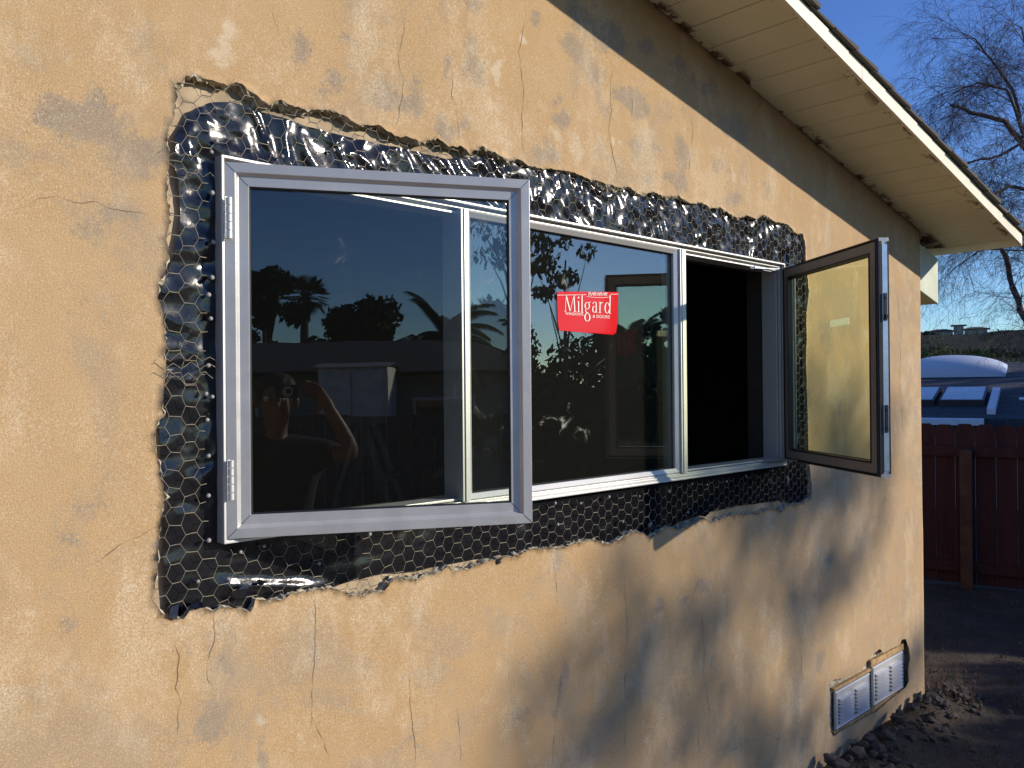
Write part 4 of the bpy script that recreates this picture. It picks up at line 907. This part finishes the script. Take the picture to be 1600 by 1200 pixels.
# ------------------------------------------------------------------ behind the photographer (reflected in the left casement)
tree('tall clumped tree behind the long low house', -11.65, -22.0, 5.7, 1.6, M['leafd'], 8000, .12, .2, .02, 81, nclump=34)
tree('rounded tree beside the utility pole', -8.0, -20.8, 4.5, 1.75, M['leafd'], 8000, .12, .15, .0, 82, nclump=40)
tree('bushy tree left of the clumped tree', -14.6, -22.5, 4.4, 2.1, M['leafd'], 7000, .14, .15, .0, 83, nclump=36)
palm('tall fan palm behind the long low house', -13.4, -27.75, 5.3, 1.05, 60, False, 5)
palm('feather palm behind the pale gabled house', -5.0, -19.5, 3.15, 1.7, 40, True, 6)
palm('small feather palm beside the white wall', -2.2, -18.6, 2.9, 1.5, 34, True, 8)
up = empty('utility_pole', (-12.8, -34.05, 0), 'wooden utility pole with two crossarms beyond the trees', 'utility pole', rz=R(20))
q = MB(); q.tube([(0, 0, 0), (0, 0, 6.0)], [.14, .10], 8); q.build('pole', M['bark'], up)
for z_, l_ in ((5.75, .75), (5.3, .6)):
    q = MB(); q.box(-l_, l_, -.06, .06, z_, z_ + .10); ca = q.build('crossarm', M['bark'], up)
    for k in (-.9, -.45, .45, .9): q = MB(); q.tube([(k * l_, 0, z_ + .11), (k * l_, 0, z_ + .24)], .05, 8); q.build('insulator', M['nwall'], ca)
lh = empty('long_low_house', (-4.6, -11.6, 0), 'long low house with dark tiled roof behind the photographer', 'house', rz=R(-14))
q = MB(); q.box(-5.5, 3.2, -2.5, 1.3, 0, 1.95); q.build('wall', M['nwall'], lh)
q = MB()
for s_ in (-1, 1):
    y0_ = 1.75 if s_ > 0 else -2.95
    q.poly([(-5.9, y0_, 1.93), (3.6, y0_, 1.93), (2.4, -.6, 2.52), (-5.0, -.6, 2.52)][:: 1 if s_ > 0 else -1]); q.poly([(-5.9, y0_, 1.99), (3.6, y0_, 1.99), (2.4, -.6, 2.58), (-5.0, -.6, 2.58)])
q.poly([(3.6, 1.75, 1.99), (3.6, -2.95, 1.99), (2.4, -.6, 2.58)]); q.poly([(-5.9, 1.75, 1.99), (-5.9, -2.95, 1.99), (-5.0, -.6, 2.58)]); q.build('roof', M['tile'], lh)
for xx in (-4, -1.8, 1.6):
    q = MB(); q.frame(xx, xx + 1.0, .9, 1.6, [(0, 1.301), (0, 1.33), (.05, 1.33), (.05, 1.301)]); wf = q.build('window', M['white'], lh); q = MB(); q.box(xx + .05, xx + .95, 1.302, 1.306, .95, 1.55); q.build('pane', M['wglass'], wf)
gs = empty('garden_shed', (-3.13, -9.35, 0), 'cream garden shed with double doors behind a low fence', 'shed', rz=R(-14))
q = MB(); q.box(-.50, .50, -.9, 0, 0, 2.03); q.build('wall', M['pale'], gs)
q = MB(); q.poly([(-.56, .07, 2.03), (.56, .07, 2.03), (.56, -.45, 2.1), (-.56, -.45, 2.1)]); q.poly([(-.56, -.97, 2.03), (.56, -.97, 2.03), (.56, -.45, 2.1), (-.56, -.45, 2.1)]); q.build('roof', M['nwall'], gs)
for s_ in (-1, 1):
    q = MB(); q.box(min(s_ * .012, s_ * .44), max(s_ * .012, s_ * .44), .001, .03, .1, 1.97); dr = q.build('door', M['pale'], gs, bevel=.004); q = MB(); q.box(s_ * .05 - .01, s_ * .05 + .01, .031, .05, 1.0, 1.12); q.build('handle', M['steel'], dr)
lf = empty('low_fence', (-3.2, -7.6, 0), 'dark low board fence in front of the garden shed', 'fence', rz=R(-14))
q = MB()
for k in range(60): q.box(-4.5 + k * .15, -4.358 + k * .15, 0, .02, 0, 1.40 + random.uniform(-.01, .01))
q.build('fence_boards', M['bark'], lf)
for (x, y, w_, h_, rz, lb) in ((-10.2, -31, 1.5, 3.3, 0, 'pale gabled two storey house far behind the trees'), (-3.9, -18.4, 1.0, 2.5, 0, 'pale gabled house beside the feather palm')):
    hh_ = empty('gabled_house', (x, y, 0), lb, 'house', rz=R(-14)); q = MB(); q.box(-w_, w_, -2, 0, 0, h_); q.poly([(-w_, 0, h_), (w_, 0, h_), (0, 0, h_ + w_ * .42)]); q.build('wall', M['pale'], hh_)
    q = MB()
    for s_ in (-1, 1): q.poly([(s_ * w_ * 1.15, .25, h_ - .05), (0, .25, h_ + w_ * .46), (0, -2.2, h_ + w_ * .46), (s_ * w_ * 1.15, -2.2, h_ - .05)])
    q.build('roof', M['tile'], hh_); q = MB(); q.box(-.35, .35, .001, .02, h_ - .9, h_ - .3); q.build('window', M['wglass'], hh_)

# ------------------------------------------------------------------ hill with houses
def hz(d, a): return 10.2 * min(1, max(0, (d - 95) / 58)) ** .8 * (1 + .05 * noise.noise(Vector((a * 25, 0, 1)))) + .9 * fbm(d * .05, a * 12, 3, 3) * min(1, max(0, (d - 90) / 40))
V = []; na, nd = 90, 26
for i in range(na + 1):
    a_ = R(-8 + 60 * i / na)
    for j in range(nd + 1):
        d = 88 + 150 * j / nd; V.append((cos(a_) * d, -1.7 + sin(a_) * d, hz(d, a_) - .2))
F = [(i * (nd + 1) + j, i * (nd + 1) + j + 1, (i + 1) * (nd + 1) + j + 1, (i + 1) * (nd + 1) + j) for i in range(na) for j in range(nd)]
tag(link('hill', mesh('hill', V, F, smooth=True), M['hill']), kind='structure')
cl = []
for i in range(2200):
    a_ = R(random.uniform(4, 30)); d = random.uniform(92, 152); cl.append((cos(a_) * d, -1.7 + sin(a_) * d, hz(d, a_) + random.uniform(-.8, -.1) - (.5 if d > 130 else 0), random.uniform(.5, 1.2)))
tag(leaves('scrub', M['leafm'], cl, 80000, .22, seed=9), 'dark scrub and small trees covering the far hillside', 'scrub', kind='stuff')
def hill_house(x, y, z, wd, parts, label):
    t = empty('hillside_house', (x, y, z - 1.2), label, 'house', 'houses on the far hilltop', rz=atan2(y + 1.7, x) - pi / 2)
    for (u0, u1, h0, h1) in parts:
        u0 *= 1.15; u1 *= 1.15; h1 += .7
        q = MB(); q.box(u0, u1, 0, 4, h0, h1); q.build('wall', M['nwall'], t)
        q = MB(); m_ = (u0 + u1) / 2; ov = .5; rh = (u1 - u0) * .13
        c4 = [(u0 - ov, -ov, h1 + .02), (u1 + ov, -ov, h1 + .02), (u1 + ov, 4 + ov, h1 + .02), (u0 - ov, 4 + ov, h1 + .02)]; r0, r1 = (m_ - (u1 - u0) * .2, 2, h1 + rh), (m_ + (u1 - u0) * .2, 2, h1 + rh)
        q.poly([c4[0], c4[1], r1, r0]); q.poly([c4[1], c4[2], r1]); q.poly([c4[2], c4[3], r0, r1]); q.poly([c4[3], c4[0], r0]); q.poly(c4); q.build('roof', M['tile'], t)
        k = u0 + .5
        while k + .8 < u1: q = MB(); q.box(k, k + .8, -.05, -.01, h1 - 1.15, h1 - .3); q.build('window', M['wglass'], t); k += 1.5
hill_house(160.8, 51.6, 9.4, 7, [(-3.9, -.6, 0, 2.5), (-.5, .9, 0, 3.5), (1.0, 4.1, 0, 2.7)], 'large house with small square tower on the hilltop')
hill_house(166.6, 47.4, 8.9, 3, [(-1.6, 1.5, 0, 1.75)], 'small low-roofed house right of the tower house on the hilltop')
hill_house(157.0, 57.5, 9.6, 3, [(-2.4, 1.6, 0, 1.9)], 'small house left of the tower house on the hilltop')
for k, (px_, py_, z_, r_) in enumerate(((168.5, 42.2, 8.6, 1.3), (156, 54.6, 9.3, 1.2))):
    t = tree(['dark round tree at the right end of the hilltop', 'round tree left of the hilltop tower house'][k], px_, py_, 3.4, r_, M['leafd'], 900, .3, .2, .2, 95 + k); t.location.z = z_ - 1.3

# ------------------------------------------------------------------ bare tree on the right
bt = empty('bare_tree', (10.0, -1.6, 0), 'bare leafless tree with fine drooping twigs beyond the roof edge', 'tree')
B0 = Vector((10.0, -1.6, 0)); rb = random.Random(5); q = MB(); tw = MB(); cnt = [0]
def twig(p, d, L, r, lev):
    m = 6; pts = [p.copy()]; d = d.normalized(); bend = Vector((rb.uniform(-.3, .3), rb.uniform(-.3, .3), rb.uniform(-.25, .05)))
    for k in range(m):
        d = (d + bend * .22 + Vector((rb.uniform(-1, 1), rb.uniform(-1, 1), rb.uniform(-1, 1))) * .12 + Vector((0, 0, -.05 * (lev >= 2)))).normalized()
        p = p + d * L / m; pts.append(p.copy())
    tw.tube(pts, [max(.0011, r * (1 - .75 * k / m)) for k in range(m + 1)], 3, cap=False); cnt[0] += 1
    if lev < 4:
        nb_ = (0, 6, 5, 4)[lev]
        for k in range(nb_):
            j = rb.randint(1, m); pp = pts[j]; dd = (d + Vector((rb.uniform(-1, 1), rb.uniform(-1, 1), rb.uniform(-.75, .75))) * 1.0)
            twig(pp, dd, L * rb.uniform(.45, .75), r * .5, lev + 1)
trunk_pts = [Vector((10.05, -1.85, 0)), Vector((10.0, -1.8, .7)), Vector(LIMBS[0][0])]
q.tube([p - B0 for p in trunk_pts], [.17, .14, .11], 10)
for li, lm in enumerate(LIMBS):
    P_ = [Vector(p) - B0 for p in lm]; n_ = len(P_); r0 = (.06, .07, .03, .022, .03, .02, .02, .03, .03)[li]
    dp = Vector((0, 0, 0)); Q_ = [p + Vector((noise.noise(p * 3) * .12, noise.noise(p * 3 + Vector((9, 0, 0))) * .12, 0)) * (0 if i == 0 else 1) for i, p in enumerate(P_)]
    F_ = []
    for a_, b_ in zip(Q_[:-1], Q_[1:]): F_ += [a_.lerp(b_, t) + Vector((rb.uniform(-1, 1), rb.uniform(-1, 1), rb.uniform(-1, 1))) * .02 * (t > 0) for t in (0, .33, .66)]
    F_.append(Q_[-1]); m = len(F_)
    q.tube(F_, [r0 * (1 - .8 * k / m) + .004 for k in range(m)], 6)
    for k in range(1, m):
        for s_ in range(2 if li != 1 else 1):
            d = (F_[k] - F_[k - 1]).normalized() + Vector((rb.uniform(-1, 1), rb.uniform(-1, 1), rb.uniform(-.8, .8)))
            twig(F_[k], d, rb.uniform(.5, .95), .006, 1)
q.build('trunk', M['bark'], bt, smooth=True); tw.build('crown', simple('purple brown twigs', (.10, .07, .065), .9), bt)
q = MB(); q.tube([(4.9 + 30 * k / 12, 9 - 22 * k / 12, 4.15 - .5 * sin(pi * k / 12) ) for k in range(13)], .012, 5); tag(q.build('overhead_cable', M['gasket']), 'thin overhead cable crossing the sky behind the bare tree', 'cable')

# ------------------------------------------------------------------ the photographer (seen reflected in the left casement)
per = empty('person', (-.2, -1.95, 0), 'person in dark t-shirt and jeans raising a camera, reflected in the left casement', 'person')
PB = Vector((-.2, -1.95, 0)); fwd = Vector((.42, .91, 0)).normalized(); rt = Vector((fwd.y, -fwd.x, 0))
def L3(r_, f_, z_): return rt * r_ + fwd * f_ + Vector((0, 0, z_))
SK = {'pel': (L3(0, 0, .94), .15), 'wai': (L3(0, .01, 1.10), .135), 'che': (L3(0, .01, 1.28), .155), 'nkb': (L3(0, .0, 1.44), .085), 'nk': (L3(0, .0, 1.51), .050), 'jaw': (L3(0, .045, 1.59), .054), 'hd': (L3(0, .03, 1.665), .088), 'top': (L3(0, .02, 1.74), .07), 'nose': (L3(0, .125, 1.645), .014), 'nose0': (L3(0, .09, 1.66), .03),
 'sR': (L3(.17, 0, 1.42), .065), 'eR': (L3(.36, .05, 1.40), .046), 'wR': (L3(.24, .15, 1.63), .029), 'hR': (L3(.215, .165, 1.69), .032),
 'sL': (L3(-.17, 0, 1.42), .065), 'eL': (L3(-.25, .0, 1.14), .046), 'wL': (L3(-.22, .10, .90), .029), 'hL': (L3(-.21, .13, .83), .032),
 'hpR': (L3(.09, 0, .88), .11), 'kR': (L3(.11, .03, .48), .062), 'aR': (L3(.13, .0, .09), .042), 'tR': (L3(.15, .17, .045), .04),
 'hpL': (L3(-.09, 0, .88), .11), 'kL': (L3(-.11, .03, .48), .062), 'aL': (L3(-.13, .0, .09), .042), 'tL': (L3(-.15, .17, .045), .04)}
ED = [('pel', 'wai'), ('wai', 'che'), ('che', 'nkb'), ('nkb', 'nk'), ('nk', 'hd'), ('hd', 'jaw'), ('hd', 'top'), ('hd', 'nose0'), ('nose0', 'nose'), ('che', 'sR'), ('sR', 'eR'), ('eR', 'wR'), ('wR', 'hR'), ('che', 'sL'), ('sL', 'eL'), ('eL', 'wL'), ('wL', 'hL'), ('pel', 'hpR'), ('hpR', 'kR'), ('kR', 'aR'), ('aR', 'tR'), ('pel', 'hpL'), ('hpL', 'kL'), ('kL', 'aL'), ('aL', 'tL')]
def hand(side, base, dirv, curl, pal):
    for k in range(5):
        L = (.030, .042, .046, .043, .035)[k]; o = (-.030 if k == 0 else (k - 2.5) * .020)
        d = Vector(dirv).normalized(); c = Vector(curl).normalized(); s_ = Vector(pal).normalized()
        if k == 0: d = (d * .4 + s_ * -1.0).normalized()
        p = Vector(base) + s_ * o + d * .035; n0 = '%s%d' % (side, k); SK[n0 + 'a'] = (p, .0095); ED.append((side, n0 + 'a'))
        p2 = p + d * L * .8 + c * .010; SK[n0 + 'b'] = (p2, .0085); ED.append((n0 + 'a', n0 + 'b')); p3 = p2 + d * L * .25 + c * L * .6; SK[n0 + 'c'] = (p3, .0075); ED.append((n0 + 'b', n0 + 'c'))
hand('hR', SK['hR'][0], -rt * .8 + Vector((0, 0, .35)), -rt * .3 + fwd * .6, Vector((0, 0, 1)) + fwd * .2)
hand('hL', SK['hL'][0], Vector((0, 0, -1)), rt, fwd)
def skinned(name, keys, edges, mat, parent, root='pel', grow=0., sub=2):
    kk = list(keys); me = bpy.data.meshes.new(name); me.from_pydata([SK[k][0] for k in kk], [(kk.index(a), kk.index(b_)) for a, b_ in edges], [])
    o = link(name, me, mat, parent); o.modifiers.new('s', 'SKIN').use_smooth_shade = True
    for i, k in enumerate(kk):
        r_ = SK[k][1] + grow; me.skin_vertices[0].data[i].radius = (r_, r_ * (.82 if k in ('che', 'wai', 'pel') else 1)); me.skin_vertices[0].data[i].use_root = (k == root)
    sb = o.modifiers.new('d', 'SUBSURF'); sb.levels = sb.render_levels = sub; return o
skinned('body', SK.keys(), ED, M['skin'], per)
SK['uR'] = (SK['sR'][0].lerp(SK['eR'][0], .62), .056); SK['uL'] = (SK['sL'][0].lerp(SK['eL'][0], .62), .056)
skinned('shirt', ['pel', 'wai', 'che', 'nkb', 'sR', 'uR', 'sL', 'uL'], [('pel', 'wai'), ('wai', 'che'), ('che', 'nkb'), ('che', 'sR'), ('sR', 'uR'), ('che', 'sL'), ('sL', 'uL')], M['shirt'], per, grow=.022)
skinned('trousers', ['pel', 'hpR', 'kR', 'aR', 'hpL', 'kL', 'aL'], [('pel', 'hpR'), ('hpR', 'kR'), ('kR', 'aR'), ('pel', 'hpL'), ('hpL', 'kL'), ('kL', 'aL')], M['jeans'], per, grow=.018)
for s_ in (-1, 1):
    q = MB(); c = L3(s_ * .14, .09, .0); m_ = Matrix.Translation(c) @ Matrix.Rotation(atan2(fwd.y, fwd.x), 4, 'Z'); q.box(-.13, .15, -.05, .05, 0, .10, m_); q.build('shoe', M['gasket'], per, bevel=.03)
    bm = bmesh.new(); bmesh.ops.create_uvsphere(bm, u_segments=10, v_segments=8, radius=.012); me = bpy.data.meshes.new('eye'); bm.to_mesh(me); bm.free(); o = link('eye', me, M['print'], per); o.location = L3(s_ * .033, .105, 1.672)
    bm = bmesh.new(); bmesh.ops.create_uvsphere(bm, u_segments=10, v_segments=8, radius=.03); me = bpy.data.meshes.new('ear'); bm.to_mesh(me); bm.free(); o = link('ear', me, M['skin'], per); o.location = L3(s_ * .088, .02, 1.655); o.scale = (.5, .5, 1)
bm = bmesh.new(); bmesh.ops.create_uvsphere(bm, u_segments=28, v_segments=18, radius=1)
for v in bm.verts:
    if v.co.z < -.15 and (v.co.dot(fwd) > -.35): v.co *= .8
    v.co = Vector((v.co.x * .095, v.co.y * .102, v.co.z * .098)) * (1 + .05 * noise.noise(v.co * 5))
me = bpy.data.meshes.new('hair'); bm.to_mesh(me); bm.free(); o = link('hair', me, M['hair'], per); o.location = L3(0, -.012, 1.70)
pc = empty('compact_camera', (-.035, -1.745, 1.705), 'black compact camera held up in the person\'s raised hand', 'camera', rz=R(46.6 - 90))
q = MB(); q.box(-.052, .052, -.026, .0, -.03, .03); q.build('camera_body', M['plastic'], pc, bevel=.006)
q = MB(); q.tube([(0.0, .0005, 0), (0, .012, 0)], .024, 20); q.tube([(0, .0125, 0), (0, .020, 0)], .020, 20); lb = q.build('lens_barrel', M['steel'], pc); q = MB(); q.tube([(0, .0202, 0), (0, .0205, 0)], .012, 16); q.build('lens', M['wglass'], lb)
